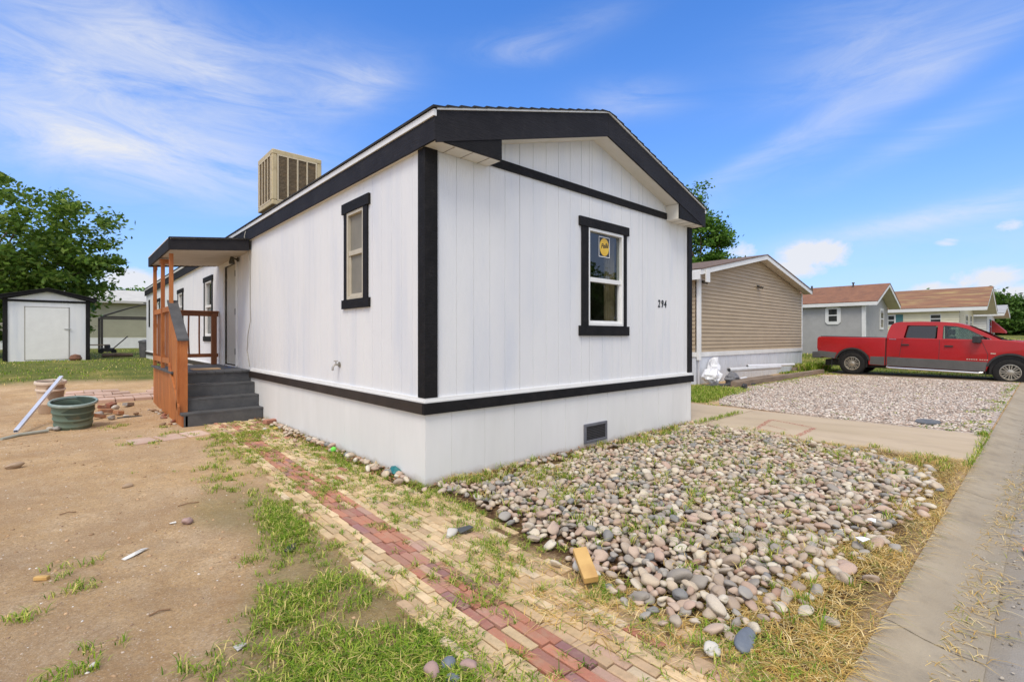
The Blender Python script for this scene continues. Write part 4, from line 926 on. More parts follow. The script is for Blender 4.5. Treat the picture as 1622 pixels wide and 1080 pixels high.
# 6 lawns
def f_lawn_l(x, y): return np.clip(.35+.9*n2(x, y, .8, 2), 0.05, 1)*smooth(12.4, 13.6, y+.5*n2(x, y, 1.1, 4))
q = pick((-11, 3.5), (12, 40), 36000, lambda x, y: f_lawn_l(x, y)*np.clip(26/(y+6), .2, 1), 51)
grass('lawn', q, .07, .016, .8, gm1, 'green lawn around the white shed', 52)
q = pick((-11, 4), (12, 45), 30000, lambda x, y: np.clip(.25-.9*n2(x, y, .8, 2), 0, 1)*smooth(12.4, 13.6, y), 53)
grass('yellowed_lawn', q, .06, .009, .9, gm3, 'yellowed patches of lawn behind the white home', 54)
q = pick((7.4, 11.2), (.7, 3.0), 17000, lambda x, y: lawn(x, y), 55); grass('lawn_patch', q, .10, .009, .7, gm1, 'bright green grass patch beside the tan home', 56)
q = cat(pick((21.2, 45), (-3.3, 6), 26000, lambda x, y: .8+0*x, 57), pick((17.6, 22), (1.9, 3.0), 3500, lambda x, y: .8+0*x, 59)); grass('truck_lawn', q, .10, .02, .7, gm1, 'green lawn beyond the red pickup', 58)
q = pick((7.2, 19), (-3.35, 1.9), 22000, lambda x, y: np.maximum(.9*smooth(-.6, .4, n2(x, y, 2.2, 6)-1.5*np.minimum.reduce([x-7.1, np.abs(1.75-y)*.8, (y+3.4)*1.3, x*0+2])), .015), 60)
q = tufts(np.stack(q, 1)[::4], 9, .035, 66)
grass('gravel_weeds', q, .065, .014, 1.1, gm1, 'low yellow green weeds around the edges of the gravel pad', 61, .8)

# ================================================================== neighbouring homes
def lap_wall(mb, to3, a0, a1, zb, ztop, lap=.115, dd=.024):
    """horizontal lap siding clipped by an upper outline ztop(a) (peaked)"""
    z = zb
    zmax = max(ztop(a0), ztop(a1), ztop((a0+a1)/2))
    while z < zmax-1e-3:
        z2 = min(z+lap, zmax)
        # horizontal extent where ztop >= z2
        def ext(zz):
            if ztop(a0) >= zz: return a0, a1
            mid = (a0+a1)/2; lo, hi = a0, mid
            for _ in range(24):
                m = (lo+hi)/2
                if ztop(m) >= zz: hi = m
                else: lo = m
            return hi, a0+a1-hi
        p0, p1 = ext(z); q0, q1 = ext(z2)
        mb.add([to3(p0, -dd, z), to3(p1, -dd, z), to3(q1, 0, z2), to3(q0, 0, z2), to3(p0, 0, z), to3(p1, 0, z)], [(0, 1, 2, 3), (4, 5, 1, 0)])
        z = z2
def gable_house(name, label, x0, y0, w, ln, eave, ridge, siding, roofm, trim, gz0, ov=.35, eov=.25, fas=.17, lap=None, skirt=None, grooves=False):
    """gable end in the plane y=y0 facing -y; long sides run towards +y"""
    root = thing(name, (x0+w/2, y0, gz0), label, 'mobile home' if 'home' in name else 'house')
    ox, oy, oz = x0+w/2, y0, gz0
    def L(mb, nm, mat, par=root, **k):
        mb.v = [(a-ox, b-oy, c-oz) for a, b, c in mb.v]; return mb.build(nm, mat, par, **k)
    sl = (ridge-eave)/(w/2)
    def top(a): return ridge-sl*abs(a-(x0+w/2))
    zb = skirt if skirt else gz0-.3
    mw = MB()
    if lap:
        lap_wall(mw, lambda a, d, z: (a, y0+d, z), x0, x0+w, zb, top, lap); lap_wall(mw, lambda a, d, z: (x0+d, a, z), y0, y0+ln, zb, lambda a: eave, lap)
    else:
        mw.add([(x0, y0, zb), (x0+w, y0, zb), (x0+w, y0, eave), (x0+w/2, y0, ridge), (x0, y0, eave)], [(0, 1, 2, 3, 4)]); mw.add([(x0, y0, zb), (x0, y0+ln, zb), (x0, y0+ln, eave), (x0, y0, eave)], [(0, 1, 2, 3)])
    mw.add([(x0+w, y0, zb), (x0+w, y0+ln, zb), (x0+w, y0+ln, eave), (x0+w, y0, eave), (x0, y0+ln, zb), (x0, y0+ln, eave), (x0+w/2, y0+ln, ridge)], [(0, 1, 2, 3), (4, 1, 2, 6, 5)])
    L(mw, 'wall', siding)
    r = MB(); t = .03
    e0 = eov
    r.prism([(x0-e0, eave-sl*e0+fas), (x0+w/2, ridge+fas), (x0+w/2, ridge+fas+t), (x0-e0-.03, eave-sl*e0+fas+t)], 'y', y0-ov-.02, y0+ln+ov)
    r.prism([(x0+w+e0, eave-sl*e0+fas), (x0+w/2+.001, ridge+fas), (x0+w/2+.001, ridge+fas+t), (x0+w+e0+.03, eave-sl*e0+fas+t)], 'y', y0-ov-.02, y0+ln+ov)
    roof = L(r, 'roof', roofm)
    f = MB()
    for s in (0, 1):
        p = [(x0-e0, eave-sl*e0), (x0+w/2-.001, ridge), (x0+w/2-.001, ridge+fas), (x0-e0, eave-sl*e0+fas)]
        if s: p = [(2*x0+w-a, b) for a, b in p]
        f.prism(p, 'y', y0-ov, y0-ov+.03)
    L(f, 'rake_board', trim)
    f = MB(); f.box(x0-e0-.02, x0-e0, y0-ov, y0+ln+ov, eave-sl*e0+.0, eave-sl*e0+fas); L(f, 'eave_fascia', trim)
    f = MB()
    for s in (0, 1):
        p = [(x0-e0, eave-sl*e0+.02), (x0+w/2, ridge+.02), (x0+w/2, ridge+.03), (x0-e0, eave-sl*e0+.03)]
        if s: p = [(2*x0+w-a, b) for a, b in p]
        f.prism(p, 'y', y0-ov+.03, y0-.001)
    f.box(x0-e0, x0-.001, y0, y0+ln, eave-.03, eave-.015); L(f, 'soffit', M('tan_soffit', (.62, .56, .44), (.55, .49, .38), 3, .7))
    return root, L
tanlap = M('tan_vinyl_siding', (.46, .36, .235), (.40, .31, .20), 1.2, .6, bump=.15, bscale=30, stretch=(1, 1, 4), c3=(.40, .31, .20), s3=3, f3=.3)
lighttrim = M('white_trim', (.80, .80, .78), (.72, .72, .70), 2, .5)
brownroof = M('brown_roof_shingle', (.13, .09, .07), (.19, .13, .10), 5, .95, bump=1, bscale=60)
rustroof = M('rust_roof_shingle', (.27, .125, .07), (.20, .095, .06), 2.2, .95, bump=.8, bscale=50, c3=(.42, .22, .12), s3=6, f3=.3)
wornroof = M('worn_roof_shingle', (.29, .14, .075), (.21, .11, .065), 1.4, .95, bump=.8, bscale=50, stretch=(2, .5, 2), c3=(.44, .33, .13), s3=1.2, f3=.8)
skw = M('ribbed_white_skirt', (.70, .72, .76), (.60, .63, .68), 1.5, .5, stretch=(1, 1, .3), c3=(.5, .5, .48), s3=4, f3=.3)
bx0, by0, bw = 11.2, 3.05, 9.2
hb, L = gable_house('neighbour_home', 'wide tan lap-sided home with white skirting and gutter pipe, next to the driveway', bx0, by0, bw, 17, 3.25, 4.15, tanlap, brownroof, lighttrim, 0, ov=.32, eov=.3, fas=.15, lap=.118, skirt=.95)
s1_ = MB(); x = bx0; k = 0
while x < bx0+bw-.05:
    s1_.box(x, min(x+.36, bx0+bw), by0-.012, by0, -.2, .82); s1_.box(x+.365, x+.395, by0-.02, by0, -.2, .82); x += .40
y = by0
while y < by0+17: s1_.box(bx0-.012, bx0, y, y+.37, -.2, .82); y += .4
L(s1_, 'skirting', skw)
c_ = MB(); c_.box(bx0-.03, bx0+bw+.03, by0-.04, by0-.001, .82, .955); c_.box(bx0-.04, bx0-.001, by0, by0+17, .82, .955); L(c_, 'skirt_rail', lighttrim)
c_ = MB(); c_.box(bx0+bw-.07, bx0+bw+.02, by0-.035, by0-.015, .955, 3.24); L(c_, 'corner_board', lighttrim)
c_ = MB(); c_.box(bx0-.05, bx0+.18, by0-.36, by0-.325, 3.0, 3.36); c_.box(bx0-.33, bx0-.3, by0-.3, by0+16, 3.06, 3.30); L(c_, 'gutter_end', lighttrim)
d_ = MB(); d_.box(bx0-.02, bx0+.13, by0-.12, by0-.04, .72, 3.22); L(d_, 'downspout', lighttrim, bevel=.01)
d_ = MB(); d_.box(bx0+.02, bx0+.10, by0-.11, by0-.05, .0, .72); L(d_, 'downspout', M('downspout_dull', (.62, .63, .66), (.52, .53, .56), 5, .6), bevel=.01)
def lampfix(L, x, y, z, name='security_light'):
    m = MB(); m.box(x-.09, x+.09, y-.05, y-.016, z-.03, z+.05); m.tube([(x-.05, y-.05, z), (x-.09, y-.17, z-.04)], [.03, .05], 10); m.tube([(x+.05, y-.05, z), (x+.1, y-.17, z-.04)], [.03, .05], 10); return L(m, name, M('lamp_bronze', (.06, .05, .04), (.10, .085, .065), 9, .5))
lampfix(L, 15.75, by0, 3.20); lampfix(L, bx0+.33, by0, 3.06, 'corner_light')
gp_ = M('grey_painted_siding', (.36, .355, .35), (.41, .405, .40), 2.5, .7, bump=.3, bscale=12, bstretch=(8, 8, .6))
hg_, L = gable_house('grey_home', 'grey home with rust shingle roof and white framed windows, behind the red pickup', 26.9, 2.2, 5.2, 16, 3.06, 4.05, gp_, rustroof, lighttrim, .4, ov=.55, eov=.22, fas=.17)
def win_x(L, x, y0, y1, z0, z1, fr=.08, sash=True, trim_m=None, chamf=.0, shut=None):
    """window in a wall facing -x"""
    m = MB(); c = chamf
    m.prism([(y0-fr+c, z0-fr), (y1+fr-c, z0-fr), (y1+fr, z0-fr+c), (y1+fr, z1+fr-c), (y1+fr-c, z1+fr), (y0-fr+c, z1+fr), (y0-fr, z1+fr-c), (y0-fr, z0-fr+c)] if c else [(y0-fr, z0-fr), (y1+fr, z0-fr), (y1+fr, z1+fr), (y0-fr, z1+fr)], 'x', x-.04, x-.001)
    w = L(m, 'window', trim_m or lighttrim)
    g = MB(); zm = (z0+z1)/2
    g.box(x-.047, x-.041, y0, y1, zm+.03, z1); g.box(x-.047, x-.041, y0, y1, z0, zm-.03)
    L(g, 'pane', M('dark_window_glass', (.03, .035, .035), (.06, .06, .055), 4, .08), w); return w
def win_y(L, y, x0, x1, z0, z1, fr=.08, trim_m=None, chamf=0):
    m = MB(); m.box(x0-fr, x1+fr, y-.04, y-.001, z0-fr, z1+fr); w = L(m, 'window', trim_m or lighttrim)
    g = MB(); zm = (z0+z1)/2; g.box(x0, x1, y-.047, y-.041, zm+.03, z1); g.box(x0, x1, y-.047, y-.041, z0, zm-.03)
    L(g, 'pane', M('dark_window_glass', (.03, .035, .035)), w); return w
win_x(L, 26.9, 3.38, 3.75, 2.22, 2.85, fr=.16, chamf=.12); win_y(L, 2.2, 30.2, 30.75, 1.95, 2.85, fr=.13)
c_ = MB(); c_.box(26.86, 26.99, 2.16, 2.199, .3, 3.1); c_.box(26.86, 26.899, 2.2, 2.32, .3, 3.1); L(c_, 'corner_board', lighttrim)
c_ = MB(); c_.tube([(28.5, 5.0, 3.9), (28.5, 5.0, 4.28)], .05); L(c_, 'roof_vent', M('vent_dark2', (.08, .07, .06)))
c_ = MB(); c_.tube([(29.2, 3.2, 3.95), (29.2, 3.2, 4.34)], .04); c_.tube([(29.2, 3.2, 4.33), (29.2, 3.2, 4.38)], .07); L(c_, 'roof_vent', M('vent_dark2', (.08, .07, .06)))
creamlap = M('cream_lap_siding', (.80, .74, .55), (.73, .67, .49), 2, .6)
hc, L = gable_house('cream_home', 'cream lap-sided home with worn rust roof and teal shutter, behind the pickup cab', 36.8, -.4, 8.0, 15, 3.05, 4.40, creamlap, wornroof, lighttrim, .5, ov=1.2, eov=.25, fas=.2, lap=.14)
win_x(L, 36.8, 2.7, 3.0, 2.2, 2.76); win_x(L, 36.8, .45, .9, 2.3, 2.75, fr=.03)
c_ = MB(); c_.box(36.76, 36.799, 2.25, 2.62, 2.2, 2.85); L(c_, 'shutter', M('teal_shutter', (.05, .17, .18), (.07, .2, .2), 8, .5))
win_y(L, -.4, 39.9, 40.9, 2.05, 2.8, fr=.05); win_y(L, -.4, 42.4, 43.3, 2.05, 2.8, fr=.05)
greyroof = M('pale_grey_roof', (.42, .42, .41), (.34, .34, .33), 3, .8)
hw, L = gable_house('white_home', 'small white home with pale grey roof and red awning, farthest along the street', 46.0, -1.0, 7.5, 14, 2.95, 3.62, M('white_lap', (.74, .74, .72), (.68, .68, .67), 2, .6), greyroof, lighttrim, .5, ov=.9, eov=.3, fas=.18, lap=.18)
win_y(L, -1.0, 48.4, 49.6, 1.7, 2.7, fr=.05, trim_m=M('blue_trim', (.15, .25, .5)))
c_ = MB(); c_.prism([(-1.02, 2.72), (-1.75, 1.85), (-1.75, 1.70), (-1.02, 1.78)], 'x', 50.4, 53.0); L(c_, 'awning', M('red_awning', (.42, .03, .03), (.30, .02, .02), 8, .7))
# far home at the left
grn = M('sage_lap_siding', (.40, .39, .28), (.35, .34, .245), 1, .7)
r_ = thing('sage_home', (-4, 47, .5), 'long sage-green lap-sided home with white skirting, behind the shed tree', 'mobile home')
def L2(ox, oy, oz, root):
    def f(mb, nm, mat, par=root, **k):
        mb.v = [(a-ox, b-oy, c-oz) for a, b, c in mb.v]; return mb.build(nm, mat, par, **k)
    return f
L = L2(-4, 47, .5, r_)
m = MB(); lap_wall(m, lambda a, d, z: (a, 47+d, z), -22, 14, 1.35, lambda a: 4.25, .16); m.box(-22, 14, 47.0, 53, .3, 4.25); L(m, 'wall', grn)
m = MB(); m.box(-22, 14, 46.96, 46.985, .3, 1.35); L(m, 'skirting', lighttrim)
m = MB(); m.prism([(46.5, 4.15), (46.5, 4.35), (50.5, 5.5), (54, 4.35), (54, 4.15)], 'x', -22.5, 14.5); L(m, 'roof', M('pale_roof', (.55, .54, .50), (.48, .47, .44), 2, .8))

# ================================================================== shed
SX0, SX1, SY, SZ = -4.25, -1.90, 21.65, .50
sh = thing('shed', ((SX0+SX1)/2, SY, SZ-.03), 'white wooden shed with black trimmed gable and double width door on the lawn', 'shed')
L = L2((SX0+SX1)/2, SY, SZ-.03, sh); mid = (SX0+SX1)/2
m = MB(); grooved(m, lambda a, d, z: (a, SY+d, z), SX0, SX1, SZ-.1, lambda a: 3.13-.29*abs(a-mid), [], step=.2); m.box(SX0, SX0+.01, SY, SY+3, SZ-.1, 2.8); m.box(SX1-.01, SX1, SY, SY+3, SZ-.1, 2.8); m.box(SX0, SX1, SY+2.99, SY+3, SZ-.1, 2.8); L(m, 'wall', white_s)
m = MB(); m.box(SX0-.03, SX0+.10, SY-.03, SY, SZ-.02, 2.85); m.box(SX1-.10, SX1+.03, SY-.03, SY, SZ-.02, 2.85); m.box(SX0+.1, SX1-.1, SY-.03, SY, 2.72, 2.80); L(m, 'corner_board', black_t)
m = MB()
m.prism([(SX0-.22, 2.78), (mid, 3.12), (mid, 3.24), (SX0-.22, 2.90)], 'y', SY-.16, SY-.12); m.prism([(SX1+.22, 2.78), (mid+.001, 3.12), (mid+.001, 3.24), (SX1+.22, 2.90)], 'y', SY-.16, SY-.12)
L(m, 'gable_fascia', black_t)
m = MB(); m.prism([(SX0-.25, 2.90), (mid, 3.245), (mid, 3.265), (SX0-.25, 2.92)], 'y', SY-.2, SY+3.1); m.prism([(SX1+.25, 2.90), (mid, 3.245), (mid, 3.265), (SX1+.25, 2.92)], 'y', SY-.2, SY+3.1); L(m, 'roof', shingle_b)
m = MB(); m.box(-3.69, -2.50, SY-.025, SY-.001, .56, 2.52); dd = L(m, 'door', white_t)
m = MB(); m.box(-3.72, -3.692, SY-.012, SY-.001, .54, 2.55); m.box(-2.498, -2.47, SY-.012, SY-.001, .54, 2.55); m.box(-3.72, -2.47, SY-.012, SY-.001, 2.522, 2.55); L(m, 'door_gap', M('gap_grey', (.35, .33, .30)))
m = MB(); m.box(-2.62, -2.42, SY-.05, SY-.026, 1.70, 1.73); L(m, 'latch', steel, dd)
tag(MB().lathe([(0, -.15), (.13, -.12), (.19, 0), (.14, .13), (0, .17)], 12).build('rock', M('rust_rock', (.22, .10, .06), (.14, .07, .05), 9, .9), None, (-2.3, 21.3, .58), smooth=True), 'rust brown rock against the foot of the white shed', 'rock')

# ================================================================== gazebo frame and yard things at the far left
dkm = M('dark_metal', (.035, .03, .028), (.05, .045, .04), 9, .6)
gx0, gx1, gy0, gy1 = -1.0, 4.2, 35.0, 38.6
gzb = thing('gazebo_frame', ((gx0+gx1)/2, (gy0+gy1)/2, .5), 'bare dark metal gazebo frame without canopy before the sage home', 'gazebo')
L = L2((gx0+gx1)/2, (gy0+gy1)/2, .5, gzb)
for a in (gx0, gx1):
    for b_ in (gy0, gy1):
        m = MB(); m.box(a-.06, a+.06, b_-.06, b_+.06, .4, 2.7); L(m, 'post', dkm)
m = MB(); m.box(gx0, gx1, gy0-.04, gy0+.04, 2.6, 2.7); m.box(gx0, gx1, gy1-.04, gy1+.04, 2.6, 2.7); m.box(gx0-.04, gx0+.04, gy0, gy1, 2.6, 2.7); m.box(gx1-.04, gx1+.04, gy0, gy1, 2.6, 2.7); L(m, 'top_rail', dkm)
m = MB(); cxg, cyg = (gx0+gx1)/2, (gy0+gy1)/2
for a in (gx0, gx1):
    for b_ in (gy0, gy1): m.tube([(a, b_, 2.7), ((a+cxg)/2, (b_+cyg)/2, 3.25), (cxg, cyg, 3.7)], .03, 6)
m.box(cxg-.4, cxg+.4, cyg-.03, cyg+.03, 3.66, 3.72); L(m, 'roof_rib', dkm)
lv_ = thing('patio_sofa', (2.3, 35.6, .5), 'white and grey cushioned patio sofa standing under the gazebo frame', 'sofa')
cm = M('grey_cushion', (.28, .29, .30), (.20, .21, .22), 6, .9); cw = M('cream_cushion', (.72, .69, .62), (.6, .57, .5), 6, .9)
MB().box(-.75, .75, -.35, .35, .12, .45).build('seat', cm, lv_, bevel=.06); MB().box(-.75, .75, .2, .45, .45, .98).build('backrest', cw, lv_, bevel=.1)
MB().box(-.92, -.76, -.4, .45, .1, .68).build('armrest', cm, lv_, bevel=.05); MB().box(.76, .92, -.4, .45, .1, .68).build('armrest', cm, lv_, bevel=.05)
MB().box(-.7, -.05, .08, .2, .45, .8).build('cushion', cw, lv_, bevel=.05); MB().box(.05, .7, .08, .2, .45, .8).build('cushion', cw, lv_, bevel=.05)
mw_ = thing('lawn_mower', (-.9, 31.5, .5), 'black push mower parked on the grass right of the shed', 'mower')
m = MB(); m.box(-.3, .3, -.25, .25, .1, .3); m.lathe([(0, .3), (.14, .3), (.14, .45), (0, .47)], 12); m.build('deck', dkm, mw_, bevel=.04)
m = MB(); m.tube([(.25, -.2, .25), (.9, -.2, .95), (.9, .2, .95), (.25, .2, .25)], .02, 6); m.build('handle', dkm, mw_)
for a in (-.28, .28):
    for b_ in (-.27, .27):
        w = MB(); w.lathe([(0, -.03), (.12, -.03), (.12, .03), (0, .03)], 14, 'x'); w.v = [(y_+a, x_+b_, z_+.12) for x_, y_, z_ in w.v]; w.build('wheel', M('rubber', (.02, .02, .02), rough=.9), mw_)
bn = thing('rubbish_bin', (.02, 22.85, .5), 'grey round bin standing at the far corner of the white home', 'bin')
MB().lathe([(0, 0), (.21, 0), (.24, .4), (.25, .66), (.27, .66), (.27, .7), (.22, .7)], 20).build('barrel', M('bin_grey', (.09, .09, .09), (.14, .13, .13), 5, .6), bn, smooth=True)
MB().lathe([(.275, .70), (.25, .74), (.1, .78), (0, .79)], 20).build('lid', M('bin_lid', (.05, .05, .05), rough=.5), bn, smooth=True)
lg = MB(); lg.tube([(-.5, 0, .08), (0, .05, .09), (.6, -.03, .08)], [.09, .1, .08], 10); tag(lg.build('log', M('bark', (.12, .08, .055), (.2, .14, .10), 9, .95, bump=1), None, (-.9, 24.5, .5), smooth=True), 'short brown log lying on the lawn right of the shed', 'log')
bt = thing('garden_bench', (-1.4, 33.5, .5), 'weathered low wooden bench in the shade right of the shed', 'bench')
MB().box(-.7, .7, -.2, .2, .42, .48).build('seat', M('old_wood', (.25, .2, .15), (.18, .14, .1), 5, .9), bt)
for a in (-.6, .6): MB().box(a-.04, a+.04, -.18, .18, 0, .42).build('leg', M('old_wood', (.25, .2, .15)), bt)

# ================================================================== pots, pole and rubble
def pot(loc, label, r, h, mat, rimm, inner, bands, name, tilt=0):
    t = thing(name, loc, label, 'planter'); t.rotation_euler = (tilt, 0, 0); r0 = r*.76
    def rr(z): return r0+(r*.93-r0)*(z/h)
    prof = [(0, .0), (r0-.01, 0), (r0, .012)]
    for b_ in bands:
        zb = h*b_; prof += [(rr(zb)-.004, zb-.02), (rr(zb)+.007, zb-.008), (rr(zb)+.007, zb+.008), (rr(zb)-.0, zb+.02)]
    prof += [(rr(h*.86), h*.88)]
    MB().lathe(prof+[(r*.93, h*.93)], 40, wob=lambda t_: 1+.015*math.sin(2*t_+.6)).build('body', mat, t, smooth=True)
    rim_ = MB().lathe([(r*.93, h*.90), (r*1.0, h*.895), (r*1.03, h*.92), (r*1.03, h*.965), (r*1.0, h*.995), (r*.95, h), (r*.92, h*.985), (r*.91, h*.93)], 40, wob=lambda t_: 1+.015*math.sin(2*t_+.6)).build('rim', rimm, t, smooth=True)
    MB().lathe([(r*.912, h*.97), (r*.88, h*.7), (r*.8, h*.32), (0, h*.30)], 40).build('inside', inner, t, smooth=True); return t
gpm = M('green_plastic', (.10, .155, .12), (.145, .19, .14), 2.5, .6, bump=.15, bscale=30, c3=(.24, .24, .17), s3=6, f3=.4); gpr = M('worn_green_rim', (.30, .38, .36), (.20, .28, .26), 6, .5, c3=(.5, .55, .53), s3=8, f3=.6); gpi = M('green_inside', (.045, .08, .068), (.08, .10, .07), 4, .7, c3=(.2, .15, .08), s3=7, f3=.5)
pot((-2.44, 6.28, -.022), 'large round green plastic planter with pale worn rim on the bare soil', .285, .45, gpm, gpr, gpi, (.2, .42, .66), 'planter', .17)
wpm = M('beige_plastic', (.60, .46, .34), (.52, .39, .28), 3, .6, c3=(.4, .3, .2), s3=5, f3=.4); wpr = M('beige_rim', (.72, .62, .52), (.62, .50, .40), 4, .55)
t = pot((-2.74, 8.35, .03), 'tall beige plastic planter standing behind the green one', .215, .58, wpm, wpr, M('beige_inside', (.3, .22, .16), rough=.8), (.3,), 'planter', .08)
MB().lathe([(.188, .40), (.208, .405), (.208, .43), (.192, .44)], 40).build('ring', wpr, t, smooth=True)
# pole leaning on the beige planter
p0 = Vector((-3.06, 6.05, .02)); p1 = Vector((-2.62, 8.02, .62)); dirv = (p1-p0)
q = MB(); yv = dirv.normalized(); xv = Vector((yv.y, -yv.x, 0)).normalized(); zv = xv.cross(yv); Lp = dirv.length*1.06
mt = Matrix((xv, yv, zv)).transposed().to_4x4()
def tubebox(mb, w, h, l):
    for a, b_, c_, d_ in ((-w, w, -h, -h+.004), (-w, w, h-.004, h), (-w, -w+.004, -h+.004, h-.004), (w-.004, w, -h+.004, h-.004)): mb.box(a, b_, 0, l, c_, d_)
tubebox(q, .025, .019, Lp); q.v = [tuple(mt @ Vector(v)) for v in q.v]
tag(q.build('metal_pole', M('white_metal', (.72, .76, .84), (.6, .63, .7), 3, .3, .3), None, tuple(p0+Vector((0, 0, .025)))), 'white square metal pole leaning against the beige planter', 'pole')
tag(MB().tube([(-.16, -.25, .02), (0, 0, .025), (.3, .12, .03)], .022, 8).build('pipe_piece', M('dull_pipe', (.40, .42, .36), (.30, .3, .26), 6, .6), None, (-3.02, 5.92, gh(-3.02, 5.92)), smooth=True), 'short grey green pipe lying at the foot of the leaning pole', 'pipe')
# rubble beside the green planter
def rock(loc, size, mat, name='rock', seed=0, rz=0):
    V = stone_shape(I3 if max(size) > .04 else I2, 300+seed); me = bpy.data.meshes.new(name); me.from_pydata((V*np.array(size)).tolist(), [], (F3 if max(size) > .04 else F2).tolist()); me.polygons.foreach_set('use_smooth', [True]*len(me.polygons)); me.materials.append(mat)
    o = bpy.data.objects.new(name, me); COL.objects.link(o); o.location = (loc[0], loc[1], float(gh(loc[0], loc[1]))+size[2]*.6 if len(loc) < 3 else loc[2]); o.rotation_euler = (0, 0, rz); return o
def brick(loc, rot, mat, name='brick', dims=(.20, .095, .06)):
    a, b_, c_ = [v/2 for v in dims]; o = MB().box(-a, a, -b_, b_, -c_, c_).build(name, mat, None, loc, bevel=.005); o.rotation_euler = rot; return o
rb1 = M('old_red_brick', (.30, .11, .065), (.22, .10, .065), 8, .9, bump=.5, c3=(.42, .34, .27), s3=9, f3=.6); rb2 = M('orange_brick', (.42, .20, .09), (.33, .15, .08), 8, .9, bump=.5, c3=(.5, .42, .33), s3=7, f3=.6)
pale = M('pale_rubble', (.55, .50, .43), (.42, .37, .31), 8, .9, bump=.4); grs = M('grey_rubble', (.26, .25, .24), (.36, .33, .30), 8, .9, bump=.4); brs = M('brown_rubble', (.30, .19, .11), (.22, .14, .09), 8, .9, bump=.4)
rng = random.Random(17); nb = 0
for (x, y, z, rot, m, nm, lab) in (
        (-2.00, 7.55, .05, (.1, .1, .3), rb2, 'brick', 'orange brick at the bottom of the rubble heap right of the green planter'), (-1.92, 7.72, .13, (.2, -.1, 1.0), rb1, 'brick', 'dark red brick on top of the rubble heap right of the green planter'),
        (-2.0, 7.98, .06, (0, .2, .1), rb1, 'brick', 'red brick at the back of the rubble heap'), (-1.83, 7.35, .03, (.1, 0, 1.9), rb2, 'brick', 'orange brick tilted at the front of the rubble heap'),
        (-2.12, 7.05, .04, (0, .3, .5), rb2, 'brick', 'orange brick touching the side of the green planter'), (-1.62, 8.3, .04, (0, .1, .9), grs, 'block_piece', 'grey broken block beside the rubble heap'),
        (-1.05, 5.35, .02, (0, .1, .4), rb1, 'brick', 'red brick lying on soil at the foot of the stairs'), (-.10, 4.45, .05, (.06, .02, .35), M('pinkish_brick', (.42, .19, .13), (.36, .16, .11), 6, .85, bump=.4), 'brick', 'pink red brick lying by the white skirting below the steps')):
    tag(brick((x, y, z+float(gz(x, y))), rot, m, nm), lab, 'brick' if nm == 'brick' else 'block')
for k, (x, y, sz, m, lab) in enumerate(((-2.1, 7.35, .07, grs, 'grey rubble stone low in the heap by the green planter'), (-1.85, 7.6, .06, pale, 'pale rubble stone in the middle of the heap by the planter'), (-1.95, 6.8, .06, grs, 'grey stone before the rubble heap near the planter'),
        (-1.75, 6.95, .035, pale, 'small pale stone on soil before the rubble heap'), (-1.6, 7.1, .04, brs, 'brown stone on soil between rubble and porch'), (-2.62, 6.1, .05, grs, 'grey stone on soil in front of the green planter, left of its base'), (-2.7, 6.2, .04, pale, 'pale stone left of the green planter'))):
    o = rock((x, y, sz*.5+float(gz(x, y))+(.06 if k == 1 else 0)), (sz*1.3, sz, sz*.7), m, 'rubble_stone', k, k); tag(o, lab, 'stone')
for k in range(14):
    x, y = -1.27+rng.gauss(0, .05), 5.5+rng.random()*2.2; sz = .018+.03*rng.random(); tag(rock((x, y), (sz*1.3, sz, sz*.7), (pale, brs, rb1)[k % 3], 'rubble_stone', 20+k, k), 'small broken stone lying along the foot of the porch skirt', 'stone', 'small stones along the porch foot')
def flat_scrap(name, loc, pts, mat, label, cat_, th=.004, rz=0, crumple=.01):
    m = MB(); n = len(pts); r = random.Random(len(label)); c = (sum(p[0] for p in pts)/n, sum(p[1] for p in pts)/n)
    zs = [.004+crumple*r.random() for _ in pts]; vs = [(p[0], p[1], z) for p, z in zip(pts, zs)]+[(c[0], c[1], crumple*1.3)]+[(p[0], p[1], z+th) for p, z in zip(pts, zs)]+[(c[0], c[1], crumple*1.3+th)]
    m.add(vs, [((i+1) % n, i, n) for i in range(n)]+[(n+1+i, n+1+(i+1) % n, 2*n+1) for i in range(n)]+[(i, (i+1) % n, n+1+(i+1) % n, n+1+i) for i in range(n)])
    o = m.build(name, mat, None, (loc[0], loc[1], float(gh(loc[0], loc[1])) if len(loc) < 3 else loc[2])); o.rotation_euler.z = rz; return tag(o, label, cat_)
paper = M('crumpled_paper', (.74, .73, .68), (.62, .6, .55), 12, .8); blackp = M('black_plastic', (.02, .02, .022), (.04, .04, .04), 8, .5)
flat_scrap('paper_scrap', (-2.178, .055), [(-.09, -.02), (-.03, -.03), (.05, -.015), (.09, -.02), (.08, .02), (0, .02), (-.08, .015)], paper, 'torn cream paper strip lying on the bare soil', 'paper', rz=.75, crumple=.015)
flat_scrap('cloth_scrap', (-1.40, -.55), [(-.07, -.03), (0, -.035), (.06, -.02), (.08, .01), (.02, .03), (-.05, .02)], blackp, 'dark rag lying on soil at the edge of the grass', 'rag', rz=.9, crumple=.018)
flat_scrap('plastic_scrap', (-.40, -1.14, .02), [(-.07, -.03), (.06, -.04), (.08, .02), (-.04, .04)], M('grey_plastic_scrap', (.07, .075, .08), rough=.6), 'flat dark grey scrap beside the white stone on the bricks', 'scrap', rz=.2, crumple=.012)
flat_scrap('plastic_bag', (-.05, .50, .03), [(-.12, -.03), (-.04, -.05), (.05, -.03), (.10, 0), (.05, .035), (-.06, .04)], M('teal_plastic', (.01, .13, .14), (.02, .2, .2), 12, .4), 'teal plastic scrap by the foot of the home corner', 'plastic scrap', rz=1.4, crumple=.05)
